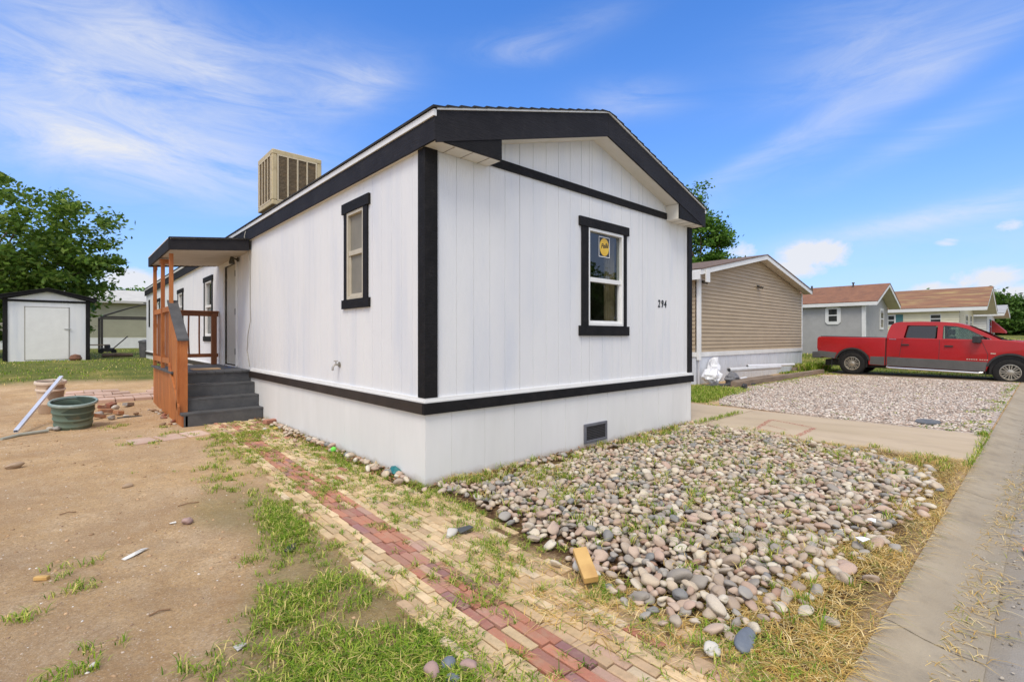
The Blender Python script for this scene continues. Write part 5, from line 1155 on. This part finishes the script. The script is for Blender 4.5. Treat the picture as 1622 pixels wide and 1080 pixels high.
for k, (x, y, a, lab) in enumerate(((1.78, -3.1, .3, 'folded white paper lying on the cobbles near the gutter, farther of two'), (1.34, -3.14, 1.2, 'folded white paper lying on the cobbles near the gutter, nearer of two'))):
    flat_scrap('paper_scrap', (x, y, .07), [(-.035, -.02), (.03, -.03), (.035, .02), (-.02, .03)], M('white_paper', (.85, .86, .9), rough=.6), lab, 'paper', rz=a, crumple=.02)
flat_scrap('foil_scrap', (-1.92, -1.49), [(-.025, -.02), (.02, -.02), (.025, .015), (-.02, .02)], M('foil', (.5, .5, .5), (.35, .3, .25), 30, .4), 'small grey and tan wrapper scrap on soil near the grass', 'wrapper', rz=.4)
flat_scrap('foil_scrap', (-1.91, .51), [(-.02, -.012), (.02, -.012), (.02, .012), (-.02, .012)], paper, 'tiny white paper bit beside the pink stone on soil', 'paper')
flat_scrap('ribbon_scrap', (2.15, -3.88, -.05), [(-.16, -.03), (.0, -.045), (.16, -.02), (.14, .03), (-.02, .02), (-.14, .035)], M('orange_ribbon', (.65, .16, .05), (.7, .35, .2), 30, .6), 'torn orange plastic ribbon lying in the street', 'ribbon', rz=.1, crumple=.02)
yw = M('raw_pine', (.66, .42, .15), (.56, .34, .11), 6, .6, bump=.3, bstretch=(1, 9, 1), c3=(.40, .2, .07), s3=5, f3=.5)
tag(brick((-.28, -2.15, .085), (.30, -.10, -.62), yw, 'wood_block', (.085, .24, .04)), 'sawn pine board offcut leaning on cobbles at the bed corner', 'wood offcut')
tag(brick((-2.61, -.03, float(gh(-2.61, -.03))+.012), (0, .05, .9), yw, 'wood_block', (.028, .075, .022)), 'small sawn pine chip lying on the bare soil at the left', 'wood offcut')
wst = M('white_stone', (.62, .59, .53), (.48, .45, .40), 5, .7, bump=.3); gst = M('slate_stone', (.13, .15, .18), (.2, .22, .25), 5, .6, bump=.3); pst = M('pink_stone', (.40, .27, .23), (.3, .2, .18), 5, .7, bump=.3); tst = M('tan_stone', (.42, .30, .20), (.33, .24, .16), 5, .7, bump=.3)
for k, (x, y, s_, m, rz, lab) in enumerate((
        (-.20, -2.06, (.062, .052, .045), wst, .3, 'round white pitted stone beside the pine board offcut'), (-.50, -1.12, (.065, .045, .035), wst, .5, 'smooth white stone lying on the tan bricks'),
        (-.21, -3.03, (.11, .05, .035), gst, .1, 'flat slate grey stone at the near end of the cobble bed'), (-.38, -2.95, (.045, .036, .03), wst, .1, 'pale stone lying in straw at the end of the cobble bed'),
        (-1.385, -2.24, (.042, .038, .034), pst, 0, 'left brown stone of the three on the grass by the bricks'), (-1.30, -2.235, (.038, .034, .032), gst, 1, 'dark stone at the back of the three on the grass by the bricks'), (-1.24, -2.31, (.045, .04, .034), pst, 2, 'right brown stone of the three on the grass by the bricks'),
        (-1.33, -2.32, (.04, .036, .02), gst, 2, 'flat stone at the front of the stones on the grass'),
        (-2.08, 1.91, (.05, .035, .025), tst, 0, 'olive brown stone lying alone on the bare soil'), (-1.83, .44, (.045, .034, .032), pst, 1, 'pinkish stone lying on the bare soil near the grass'), (-2.93, 3.5, (.10, .06, .04), tst, .4, 'flat tan stone on soil at the left edge'),
        (-2.42, -1.19, (.02, .016, .014), wst, 1, 'tiny pale stone on soil near the bottom left'), (-.18, 3.9, (.04, .035, .03), M('yellow_stone', (.60, .45, .10), (.5, .36, .1), 7, .7), 0, 'yellow stone by the skirting near the steps'), (-.30, 4.0, (.04, .03, .025), wst, 0, 'white stone beside the yellow one at the skirting'))):
    o = rock((x, y), s_, m, 'loose_stone', 60+k, rz); o.location.z += .012 if x > -1.2 else 0; tag(o, lab, 'stone')
bll = MB().lathe([(0, -.034)]+[(.034*math.cos(t*.26), .034*math.sin(t*.26)) for t in range(-5, 6)]+[(0, .034)], 18).build('tennis_ball', M('lime_green', (.20, .75, .10), (.16, .6, .08), 20, .8), None, (-.13, 1.85, .045), smooth=True); tag(bll, 'lime green ball among leaves at the foot of the long wall', 'ball')
for k, (x, y, a, l) in enumerate(((-1.62, -1.0, .5, .12), (-2.15, -.9, 1.2, .09), (-1.75, .9, 2.2, .15), (-2.5, 1.3, .3, .1), (-1.7, 6.9, .4, .35))):
    tag(MB().tube([(-l/2, 0, .006), (0, .01, .012), (l/2, 0, .006)], .004 if k < 4 else .016, 5).build('twig', M('twig_brown', (.25, .15, .08), rough=.9) if k < 4 else blackp, None, (x, y, float(gh(x, y)))), ('thin brown twig on the bare soil', 'thin brown twig on the bare soil', 'thin brown twig on the bare soil', 'thin brown twig on the bare soil', 'black plastic strip lying on soil right of the rubble')[k], 'twig' if k < 4 else 'plastic strip', 'twigs on the bare soil' if k < 4 else None)
tag(rock((8.2, .9), (.30, .17, .05), gst, 'meter_cover', 99, 0), 'dark flat cover in the gravel by the driveway', 'cover') if False else None
flat_scrap('utility_cover', (6.2+1.55, -3.0+.35, .02), [(.28*math.cos(t*math.pi/5), .16*math.sin(t*math.pi/5)) for t in range(10)], M('cover_grey', (.10, .11, .12), (.16, .16, .16), 7, .8), 'dark grey oval cover sunk in the gravel beside the driveway', 'cover', th=.02)

# ================================================================== timbers, pipes and bag before the tan home
oldt = M('weathered_timber', (.30, .23, .17), (.20, .15, .11), 3, .9, bump=.8, bscale=14, stretch=(.3, 2, 2), bstretch=(.6, 9, 9), c3=(.12, .085, .06), s3=6, f3=.6)
def beam(p, q, w, h, name, lab, cat_, mat=oldt, z=0):
    p, q = Vector((*p, z)), Vector((*q, z)); o = MB().box(0, (q-p).length, -w/2, w/2, 0, h).build(name, mat, None, tuple(p), bevel=.008); o.rotation_euler.z = math.atan2(q.y-p.y, q.x-p.x); return tag(o, lab, cat_)
beam((11.25, 1.95), (19.0, 1.92), .18, .16, 'timber', 'long weathered railroad timber edging the gravel before the tan home', 'timber')
beam((11.7, 2.16), (14.6, 2.20), .16, .16, 'timber', 'short weathered timber lying behind the long edging timber', 'timber')
beam((19.0, 2.9), (23.0, 3.3), .15, .14, 'timber', 'thin timber lying in the grass behind the pickup', 'timber', z=.05)
beam((10.75, 2.55), (12.4, 1.9), .24, .06, 'board', 'dark flat board on the lawn under the plastic bag', 'board', M('dark_board', (.05, .05, .055), (.08, .08, .085), 4, .7))
def pipe(p, q, r, name, lab, mat):
    d = Vector(q)-Vector(p); m = MB(); prof = [(r, 0), (r, d.length), (r-.008, d.length), (r-.008, 0), (r, 0)]; m.lathe(prof, 20); o = m.build(name, mat, None, p, smooth=True); o.rotation_euler = d.to_track_quat('Z', 'Y').to_euler(); return tag(o, lab, 'pipe')
wp = M('white_pvc', (.66, .66, .66), (.56, .56, .55), 3, .45)
pipe((12.05, 2.45, .42), (15.9, 2.36, .36), .07, 'drain_pipe', 'thick grey white pipe with open end before the tan home', wp)
pipe((13.8, 2.62, .46), (18.3, 2.68, .34), .05, 'drain_pipe', 'white pipe lying behind the thick one before the tan home', M('bright_pvc', (.8, .81, .83), rough=.4))
pipe((12.3, 2.25, .12), (13.0, 2.35, .12), .07, 'drain_pipe', 'short white pipe stub below the thick pipe', wp)
def crumple(name, loc, size, mat, seed, lab, cat_):
    V = I3.copy(); r = np.random.RandomState(seed); k = np.ones(len(V))
    for _ in range(14): n = r.normal(size=3); n /= np.linalg.norm(n); k += .085*np.abs(np.sin(V@n*r.uniform(3, 7)+r.uniform(0, 6)))*r.choice([-1, 1])
    V = V*k[:, None]*np.array(size); V[:, 2] = np.maximum(V[:, 2], -size[2]*.8); me = bpy.data.meshes.new(name); me.from_pydata(V.tolist(), [], F3.tolist()); me.materials.append(mat); o = bpy.data.objects.new(name, me); COL.objects.link(o); o.location = loc; return tag(o, lab, cat_)
bagm = M('white_plastic_bag', (.82, .82, .84), (.74, .74, .76), 5, .35)
crumple('plastic_bag', (11.35, 2.62, .26), (.36, .25, .26), bagm, 3, 'crumpled white plastic bag on the dark board by the tan home', 'bag')
crumple('plastic_bag', (11.95, 2.85, .42), (.26, .2, .40), bagm, 9, 'upright white plastic bag leaning on the ribbed skirting', 'bag')
crumple('tarp', (11.95, 2.3, .17), (.30, .18, .20), M('grey_tarp', (.13, .13, .14), (.2, .2, .21), 5, .7), 5, 'crumpled dark grey tarp at the end of the pipes', 'tarp')
crumple('small_bag', (10.9, 1.52, .08), (.13, .09, .10), blackp, 6, 'small black plastic bundle in front of the timber end', 'bundle')

# ================================================================== trees
def leafmat(name, cols): return M(name, cols[0], None, rough=.55, ramp=[(i/len(cols), c) for i, c in enumerate(cols)], isl=.2, spec=.3, trans=.3)
leafA = leafmat('elm_leaf', [(.10, .19, .022), (.15, .25, .03), (.07, .14, .017), (.20, .31, .045), (.11, .20, .024), (.24, .33, .06)])
leafB = leafmat('cottonwood_leaf', [(.08, .19, .02), (.12, .25, .03), (.05, .13, .014), (.17, .30, .045), (.09, .20, .02)])
leafC = leafmat('distant_leaf', [(.06, .13, .018), (.085, .17, .025), (.04, .10, .014), (.11, .20, .03)])
barkm = M('tree_bark', (.13, .09, .065), (.19, .14, .10), 6, .95, bump=1, bscale=12, bstretch=(3, 3, .5))
def tree(name, loc, label, trunk_h, blobs, nclump, per, leaf, mat, seed, spread=.32, tr=.22, group=None, droop=0, trunks=1, limb=14):
    """blobs: (dx, dy, z, rx, ry, rz, weight)"""
    root = thing(name, loc, label, 'tree', group); r = np.random.RandomState(seed)
    w = np.array([b[6] for b in blobs], float); w /= w.sum(); ci = r.choice(len(blobs), nclump, p=w); Bm = np.array([b[:6] for b in blobs])[ci]
    d = r.normal(size=(nclump, 3)); d /= np.linalg.norm(d, axis=1)[:, None]; rad = r.uniform(.25, 1, nclump)**.45
    C = Bm[:, :3]+d*rad[:, None]*Bm[:, 3:6]; C[:, 2] += droop*np.hypot(C[:, 0], C[:, 1])
    k = np.repeat(np.arange(nclump), per); sp = spread*r.uniform(.6, 1.4, nclump); P = C[k]+r.normal(size=(len(k), 3))*sp[k, None]*np.array([1.15, 1.15, .55])
    n = len(P); u = r.normal(size=(n, 3)); u[:, 2] *= .6; u /= np.linalg.norm(u, axis=1)[:, None]; v = r.normal(size=(n, 3)); v -= (v*u).sum(1)[:, None]*u; v /= np.linalg.norm(v, axis=1)[:, None]
    s_ = leaf*r.uniform(.6, 1.3, n)[:, None]
    V = np.stack([P-u*s_, P-v*s_*.5, P+u*s_, P+v*s_*.5], 1).reshape(-1, 3); F = (np.array([[0, 1, 2, 3]])[None]+(np.arange(n)*4)[:, None, None]).reshape(-1, 4)
    c = fastmesh('crown', V, F, 4, mat); c.parent = root
    m = MB(); rr = random.Random(seed)
    for t in range(trunks):
        bx, by = (0, 0) if trunks == 1 else (rr.uniform(-.4, .4), rr.uniform(-.4, .4)); topz = trunk_h
        m.tube([(bx, by, -.3), (bx*1.3, by*1.2, topz*.4), (bx*1.6+.1, by*1.5, topz*.8), (bx*2, by*2, topz*1.25)], [tr, tr*.85, tr*.65, tr*.3], 10)
        for q in range(limb):
            j = rr.randrange(nclump); e = Vector(C[j]); s0 = Vector((bx*1.5, by*1.5, topz*rr.uniform(.45, 1.1))); md = s0.lerp(e, .5)+Vector((rr.gauss(0, .2), rr.gauss(0, .2), .35)); m.tube([s0, md, e], [tr*.4, tr*.22, tr*.06], 6)
    m.build('trunk', barkm, root, smooth=True); return root
# big tree behind the shed (extends beyond the left of the picture)
tree('elm_tree', (-5.6, 27.4, .5), 'large spreading dark green tree rising behind the white shed', 3.4,
     [(0, 0, 5.6, 4.6, 4.0, 2.6, 4), (1.6, 0, 4.2, 3.6, 3, 2.0, 3), (-3, 0, 5.2, 3.5, 3.5, 2.4, 3), (2.6, .5, 2.9, 2.2, 2, 1.2, 1.4), (3.0, 0, 6.2, 2.6, 2, 1.4, 1), (0, 0, 3.2, 3.6, 2.4, 1.3, 2.6), (.8, 0, 1.7, 3.2, 1.8, .9, 1.2), (3.6, 0, 4.6, 1.6, 1.6, .9, .5)], 470, 75, .125, leafA, 5, spread=.25, tr=.28)
tree('background_tree', (-12, 33.0, .5), 'dark green tree at the far left edge behind the shed', 3, [(0, 0, 6, 5, 4, 4, 3), (0, 0, 3, 4, 3, 2, 2)], 300, 80, .17, leafA, 6, spread=.6, tr=.25)
tree('background_tree', (6.0, 62.0, .5), 'small green tree top showing over the sage home roof', 3, [(0, 0, 4.4, 4.5, 3, 2.2, 1)], 120, 70, .22, leafB, 7, spread=.6, tr=.2)
# tree between the two homes
tree('cottonwood_tree', (24.2, 9.4, .3), 'bright green cottonwood rising between the white and the tan home', 4.5,
     [(-1.5, 1.4, 7.0, 1.6, 1.6, 2.0, 3), (0, 0, 6.2, 1.4, 1.4, 2.0, 2.4), (-.4, .4, 8.4, .7, .7, .9, .7), (-.1, .1, 9.2, .25, .25, .6, .25), (.8, -.7, 6.9, .55, .55, .8, .7), (.6, -.6, 5.2, 1.0, 1.0, .8, .9), (1.5, -1.35, 5.1, .7, .6, .45, .5)], 230, 90, .10, leafB, 8, spread=.22, tr=.2)
# wood beyond the last homes
for k, (x, y, w, h, lab) in enumerate(((119.5, 4.6, 3.6, 8.2, 'tallest dark green tree just right of the small white home'), (123, .6, 3.6, 6.8, 'rounded green tree in the middle of the far row'), (126, -3.5, 4.5, 7.0, 'broad green tree at the right edge of the picture'), (112, -14, 8, 7, 'broad green tree of the far row beyond the right edge'), (130, 9.5, 5, 8.6, 'dark tree top peeking over the white home roof'))):
    tree('background_tree', (x, y, float(gz(x, y))), lab, h*.35, [(0, 0, h*.55, w, w, h*.42, 3), (w*.4, -w*.3, h*.35, w*.8, w*.8, h*.3, 1.6), (-w*.4, w*.2, h*.3, w*.8, w*.8, h*.28, 1.4)], 150, 90, .34, leafC, 20+k, spread=.85, tr=.3, group='row of trees beyond the farthest home', limb=5)
q = pick((60, 85), (-14, 4), 7000, lambda x, y: .9+0*x, 90); grass('far_meadow', q, .5, .06, .6, gm3, 'yellow green meadow before the far trees', 91)
# home and trees across the street, seen only as reflections in the front windows
tree('street_tree', (24, -21.5, 0), 'broad leafy tree across the street reflected in the front window', 3.5, [(0, 0, 4.6, 4.5, 4.5, 2.6, 3), (2, 1, 3.8, 3.5, 3.5, 1.8, 1)], 240, 70, .2, leafB, 40, spread=.5, tr=.3)
tree('street_tree', (30, 1-16, 0), 'tall leafy tree across the street left of the other reflected tree', 3.5, [(0, 0, 4.2, 4, 4, 2.4, 3)], 200, 70, .2, leafA, 41, spread=.5, tr=.3)
# weeds at the corner of the tan home
w_ = pick((19.2, 21.3), (2.2, 3.1), 2400, lambda x, y: .8+0*x, 92); grass('tall_weeds', w_, .42, .03, .6, gm1, 'tall green weeds at the corner of the tan home behind the pickup', 93)

# ================================================================== the red pickup
trk = thing('pickup_truck', (20.33, 1.03, 0), 'long red four-door pickup with grey lower stripe parked beyond the gravel pad', 'pickup truck')
trk.rotation_euler = (.0286, 0, 0)
def redpaint():
    m = M('red_car_paint', (.40, .006, .008), (.34, .005, .007), 1.2, .33, 0, spec=.4, coat=.35); return m
redp = redpaint(); greyp = M('grey_stripe_paint', (.13, .125, .12), (.10, .10, .095), 2, .35, .3, coat=.5)
tyre = M('tyre_rubber', (.005, .005, .005), (.012, .011, .010), 12, .85, bump=.5); rimm = M('cast_rim', (.50, .47, .40), (.40, .37, .31), 9, .3, .7)
dkp = M('black_trim_plastic', (.018, .018, .019), (.03, .03, .03), 12, .6); chrome = M('chrome', (.75, .75, .76), None, rough=.12, metal=1)
sideg = glass('tinted_glass', (.10, .11, .12), .13); clearg = glass('light_glass', (.62, .70, .68), .12)
HW = .98
def arch(cy, r, zc, a0, a1, n=14): return [(cy+r*math.cos(math.radians(a0+(a1-a0)*k/n)), zc+r*math.sin(math.radians(a0+(a1-a0)*k/n))) for k in range(n+1)]
FA = -4.18
# lower body: one shell from tailgate to nose, arches cut through
low = [(1.16, .80), (1.16, .62), (.62, .55)]
ar = arch(0, .50, .46, 10, 170); ar = [p for p in ar]
body_out = [(1.15, 1.40), (1.17, 1.10), (1.14, .82)] + [(.56, .80)] + arch(0, .56, .44, 40, 140, 10)
def shell(name, outline, x0, x1, mat, bev=.03, par=None):
    return MB().prism(outline, 'x', x0, x1).build(name, mat, par or trk, smooth=True, bevel=bev, seg=3)
# bed: y 1.16 .. -1.0
bed_ = [(1.15, 1.39), (1.165, 1.1), (1.15, .62), (.56, .56)]+arch(0, .52, .44, 16, 136, 12)+[(-.50, .72), (-.50, .40), (-1.0, .40), (-1.0, 1.41)]
bb_ = shell('bed', bed_, -HW, HW, redp, .035)
tb = MB(); tb.box(-.92, .92, -.95, 1.08, 1.395, 1.42); tb.build('bed_cover', dkp, trk, bevel=.01)
cabl = [(-1.02, 1.42), (-1.02, .40), (-3.62, .385), (-3.70, .62)]+arch(FA, .54, .44, 26, 158, 12)+[(-4.80, .60), (-5.22, .62), (-5.30, .95), (-5.20, 1.22), (-4.9, 1.30), (-4.3, 1.40), (-3.95, 1.43), (-3.0, 1.42)]
shell('body', cabl, -HW, HW, redp, .035)
wd = MB(); wd.box(-.88, .88, -.46, .46, .30, 1.0); wd.box(-.88, .88, FA-.48, FA+.48, .30, .98); wd.box(-.5, .5, -5.0, 1.0, .28, .5); 
wd.build('chassis', dkp, trk)
# grey lower stripe panels, 6 mm proud of the doors
def panel(name, pts, mat, off, th=.02, par=None, side=(-1, 1), bev=.006):
    out = []
    for s_ in side:
        o = MB().prism(pts, 'x', s_*(HW+off)-(th if s_ > 0 else 0), s_*(HW+off)+(th if s_ < 0 else 0)).build(name, mat, par or trk, bevel=bev); out.append(o)
    return out
panel('lower_stripe', [(-.56, .71), (-.55, .42), (-.98, .41), (-.98, .72)], greyp, .008)
panel('lower_stripe', [(-1.05, .72), (-1.05, .41), (-3.6, .395), (-3.66, .705)], greyp, .008)
panel('lower_stripe', [(1.14, .85), (1.14, .63), (.57, .57), (.50, .80)], greyp, .008)
for cy, a0, a1 in ((0, 14, 166), (FA, 14, 166)):
    p = arch(cy, .57, .44, a0, a1, 16)+arch(cy, .515, .44, a1, a0, 16)
    panel('wheel_arch_trim', p, dkp, .022, th=.10, bev=0)
bm_ = MB(); bm_.box(-.99, .99, 1.02, 1.34, .56, .80); bm_.build('rear_bumper', M('dull_grey_bumper', (.08, .08, .085), (.11, .11, .11), 5, .4, .3), trk, bevel=.03)
bm_ = MB(); bm_.box(-1.0, 1.0, -5.42, -5.1, .42, .70); bm_.build('front_bumper', chrome, trk, bevel=.06)
MB().box(-.62, .62, -5.33, -5.2, .74, 1.16).build('grille', chrome, trk, bevel=.03)
for s_ in (-1, 1):
    MB().box(s_*.66-.0 if s_ > 0 else -.95, .95 if s_ > 0 else -.66, -5.31, -5.1, .84, 1.12).build('headlight', M('lamp_glass', (.7, .72, .75), rough=.1), trk, bevel=.03)
    MB().box(s_*HW-.06 if s_ > 0 else -HW-.008, HW+.008 if s_ > 0 else -HW+.06, 1.06, 1.172, .92, 1.34).build('tail_light', M('red_lamp', (.35, .01, .01), rough=.2), trk, bevel=.01)
# cab: roof shell, pillars, glass
def xw(z): return .955-(z-1.42)*.30
prof = [(-1.02, 1.42), (-1.05, 1.66), (-1.12, 1.86), (-1.22, 1.95), (-1.40, 1.985), (-1.95, 2.0), (-2.5, 1.99), (-2.9, 1.955), (-3.18, 1.87)]
def sideplate(pts, th=.04):
    m = MB(); n = len(pts); area = sum(pts[i][0]*pts[(i+1) % n][1]-pts[(i+1) % n][0]*pts[i][1] for i in range(n))
    if area < 0: pts = pts[::-1]
    for s_ in (-1, 1):
        vs = [(s_*xw(z), y, z) for y, z in pts]+[(s_*(xw(z)-th), y, z) for y, z in pts]
        m.add(vs, [tuple(range(n)), tuple(range(n, 2*n))[::-1]]+[(i, i+n, (i+1) % n+n, (i+1) % n) for i in range(n)])
    return m
cabm = MB(); vs = []; n = len(prof)
for y, z in prof: vs += [(-xw(z), y, z), (-xw(z)*.5, y, z+.012), (0, y, z+.018), (xw(z)*.5, y, z+.012), (xw(z), y, z)]
cabm.add(vs, [(5*i+k, 5*i+k+1, 5*i+k+6, 5*i+k+5) for i in range(3, n-1) for k in range(4)])
cabm.add(vs[:20], [(5*i+k, 5*i+k+1, 5*i+k+6, 5*i+k+5) for i in range(0, 1) for k in range(4)])
c2m = sideplate([(-1.02, 1.40), (-1.05, 1.66), (-1.12, 1.86), (-1.22, 1.95), (-1.40, 1.985), (-1.58, 1.99), (-1.575, 1.85), (-1.50, 1.40)]); cabm.add(c2m.v, c2m.f)
c2m = sideplate([(-1.58, 1.99), (-1.95, 2.0), (-2.5, 1.99), (-2.9, 1.955), (-3.18, 1.87), (-3.5, 1.69), (-3.95, 1.42), (-3.80, 1.40), (-3.42, 1.60), (-3.12, 1.77), (-2.86, 1.845), (-2.5, 1.86), (-1.575, 1.865)]); cabm.add(c2m.v, c2m.f)
c2m = sideplate([(-2.40, 1.865), (-2.40, 1.40), (-2.54, 1.40), (-2.54, 1.862)]); cabm.add(c2m.v, c2m.f)
cab = cabm.build('cab', redp, trk, smooth='keep')
def sideglass(name, pts, mat, off, par, seal=None):
    for s_ in (-1, 1):
        n_ = len(pts); m = MB(); vs = [(s_*(xw(z)+off), y, z) for y, z in pts]+[(s_*(xw(z)+off-.006), y, z) for y, z in pts]
        m.add(vs, [tuple(range(n_)), tuple(range(n_, 2*n_))[::-1]]); m.build(name, mat, par)
def rounded(pts, r=.05, k=4):
    out = []; n_ = len(pts)
    for i in range(n_):
        p, a, b_ = Vector(pts[i]), Vector(pts[i-1]), Vector(pts[(i+1) % n_]); u, v = (a-p), (b_-p); rr_ = min(r, u.length*.4, v.length*.4); u = p+u.normalized()*rr_; v = p+v.normalized()*rr_
        for t in range(k+1): t_ = t/k; q = u*(1-t_)**2+p*2*t_*(1-t_)+v*t_**2; out.append((q.x, q.y))
    return out
rw_ = rounded([(-1.55, 1.405), (-1.62, 1.85), (-2.37, 1.85), (-2.36, 1.395)], .07); fw_ = rounded([(-2.57, 1.395), (-2.56, 1.85), (-2.86, 1.83), (-3.14, 1.745), (-3.42, 1.57), (-3.56, 1.42), (-3.5, 1.39)], .04)
sideglass('rear_window', rw_, dkp, -.012, cab); sideglass('rear_window_glass', rounded([(-1.575, 1.42), (-1.64, 1.83), (-2.355, 1.83), (-2.345, 1.41)], .06), M('privacy_glass', (.012, .013, .016), None, rough=.05, spec=.8), .002, cab)
sideglass('door_window', fw_, clearg, .0, cab)
m = MB()
for s_ in (-1, 1):
    o_ = rounded([(-2.55, 1.38), (-2.54, 1.87), (-2.86, 1.85), (-3.15, 1.765), (-3.44, 1.585), (-3.6, 1.42), (-3.55, 1.38)], .04); i_ = fw_
    vs = [(s_*(xw(z)+.003), y, z) for y, z in o_]+[(s_*(xw(z)+.003), y, z) for y, z in i_]; k = len(o_); m.add(vs, [(i, (i+1) % k, (i+1) % k+k, i+k) for i in range(k)])
m.build('window_seal', dkp, cab)
m = MB(); a_, b_ = (-3.17, 1.865), (-3.98, 1.425); m.add([(-xw(a_[1])+.03, *a_), (0, a_[0]-.02, a_[1]+.02), (xw(a_[1])-.03, *a_), (-xw(b_[1])+.03, *b_), (0, b_[0]-.10, b_[1]), (xw(b_[1])-.03, *b_)], [(0, 1, 4, 3), (1, 2, 5, 4)]); m.build('windscreen', glass('windscreen_glass', (.40, .45, .46), .05, .04), cab)
m = MB(); m.tube([(-.75, -3.98, 1.445), (-.1, -3.90, 1.475)], .012, 6); m.tube([(.05, -4.02, 1.445), (.7, -3.90, 1.475)], .012, 6); m.box(-.9, .9, -4.18, -3.94, 1.405, 1.432); m.build('wiper', dkp, cab)
m = MB(); m.prism([(-3.93, 1.42), (-4.3, 1.425), (-4.9, 1.33), (-5.18, 1.24), (-5.18, 1.2), (-3.93, 1.36)], 'x', -.82, .82); m.build('hood', redp, trk, smooth=True, bevel=.03)
# door seams, handles, mirror, side step, badges
sm = MB()
for s_ in (-1, 1):
    X_ = s_*(HW+.0015)
    for p, q in (((-1.48, 1.38), (-1.40, .74)), ((-2.47, 1.38), (-2.47, .42)), ((-3.50, 1.38), (-3.66, .95)), ((-3.66, .95), (-3.62, .42)), ((-1.40, .74), (-1.06, .73))):
        d_ = Vector(q)-Vector(p); nn = Vector((-d_.y, d_.x)).normalized()*.006; a, b_ = Vector(p), Vector(q); sm.add([(X_, *(a+nn)), (X_, *(b_+nn)), (X_, *(b_-nn)), (X_, *(a-nn))], [(0, 1, 2, 3)])
    sm.box(s_*HW-.004*s_-.003, s_*HW+.003, -1.018, -1.002, .42, 1.40)
sm.build('door_seam', dkp, trk)
for s_ in (-1, 1):
    for y in (-1.56, -2.71):
        MB().box(s_*(HW+.02)-.02, s_*(HW+.02)+.02, y-.11, y+.11, 1.155, 1.20).build('door_handle', dkp, trk, bevel=.012)
    mi = MB(); mi.box(s_*1.10-.15, s_*1.10+.15, -3.50, -3.30, 1.31, 1.53); mi.box(min(s_*.93, s_*1.0), max(s_*.93, s_*1.0), -3.50, -3.38, 1.36, 1.42); mi.build('side_mirror', dkp, trk, bevel=.035, seg=3)
    st_ = MB().tube([(s_*1.02, -1.06, .36), (s_*1.05, -1.15, .34), (s_*1.05, -3.45, .34), (s_*1.02, -3.56, .36)], .038, 10); st_.build('side_step', chrome, trk, smooth=True)
    for y in (.66, -3.62): MB().box(s_*.93-.05, s_*.93+.05, y-.006, y+.006, .22, .62).build('mud_flap', dkp, trk)
    bx_ = s_*(HW+.004)
    for (y0, y1, z0, z1) in ((-1.30, -1.10, 1.355, 1.375),): MB().box(bx_-.004, bx_+.004, y0, y1, z0, z1).build('badge', chrome, trk)
    for k in range(9): 
        y = -3.16-k*.055-(.03 if k > 4 else 0); MB().box(bx_-.004, bx_+.004, y-.038, y, .755, .785).build('badge_letter', chrome, trk)
    MB().box(bx_-.004, bx_+.004, -3.84, -3.72, .97, 1.0).build('badge', chrome, trk)
# dashboard, seats
MB().box(-.85, .85, -3.9, -3.45, 1.15, 1.42).build('dashboard', dkp, trk, bevel=.05)
for s_ in (-.4, .4):
    for y in (-2.75, -1.75):
        se = MB().box(s_-.24, s_+.24, y, y+.14, .9, 1.52); se.box(s_-.13, s_+.13, y+.02, y+.12, 1.55, 1.74); se.build('seat', M('seat_grey', (.16, .15, .14), (.1, .1, .1), 9, .9), trk, bevel=.04)
MB().add([(.34+.17*math.cos(t*math.pi/8), -3.30+.02*math.sin(t*math.pi/8), 1.42+.17*math.sin(t*math.pi/8)) for t in range(16)], []).v
m = MB(); m.tube([(.4+.18*math.cos(t*math.pi/8), -3.30+.06*math.sin(t*math.pi/8), 1.36+.17*math.sin(t*math.pi/8)) for t in range(17)], .015, 6); m.build('steering_wheel', dkp, trk)
# wheels
def wheel(px_, cy):
    s_ = -1 if px_ < 0 else 1; R, Wd = .415, .30
    t = MB(); t.lathe([(.24, -.13), (.27, -.145), (.36, -.15), (.395, -.135), (.412, -.10), (.415, 0), (.412, .10), (.395, .135), (.36, .15), (.27, .145), (.24, .13)], 44, 'x')
    wv = t.build('wheel', tyre, trk, (px_, cy, .415), smooth=True)
    tr_ = MB()
    for k in range(44):
        a = k*2*math.pi/44; mt = Matrix.Rotation(a, 4, 'X')
        for sx_ in (-.13, .06): tr_.box(sx_, sx_+.07, -.018, .018, .405, .421, mt)
    tr_.build('tread', tyre, wv)
    r_ = MB(); r_.lathe([(.245, s_*.13), (.25, s_*.142), (.235, s_*.145), (.222, s_*.13), (.215, s_*.04), (.0, s_*.03)], 40, 'x')
    for k in range(8):
        a = k*math.pi/4; mt = Matrix.Rotation(a, 4, 'X'); x0, x1 = sorted((s_*.055, s_*.118))
        for yy in (-.034, .012):
            vs = [(x0, yy*.7, .05), (x1, yy*.7, .05), (x0, yy*.7+.022, .05), (x1, yy*.7+.022, .05), (x0, yy*1.5, .228), (x1, yy*1.5, .228), (x0, yy*1.5+.03, .228), (x1, yy*1.5+.03, .228)]
            r_.add([tuple(mt @ Vector(v)) for v in vs], [(0, 1, 3, 2), (4, 6, 7, 5), (0, 4, 5, 1), (2, 3, 7, 6), (0, 2, 6, 4), (1, 5, 7, 3)])
    r_.lathe([(.085, s_*.05), (.08, s_*.125), (.05, s_*.135), (0, s_*.137)], 24, 'x')
    r_.build('rim', rimm, wv, smooth=True)
    MB().lathe([(.21, s_*.045), (0, s_*.047)], 24, 'x').build('brake_disc', M('dark_disc', (.03, .028, .025), rough=.6), wv)
for a in (-.845, .845):
    for cy in (0, FA): wheel(a, cy)
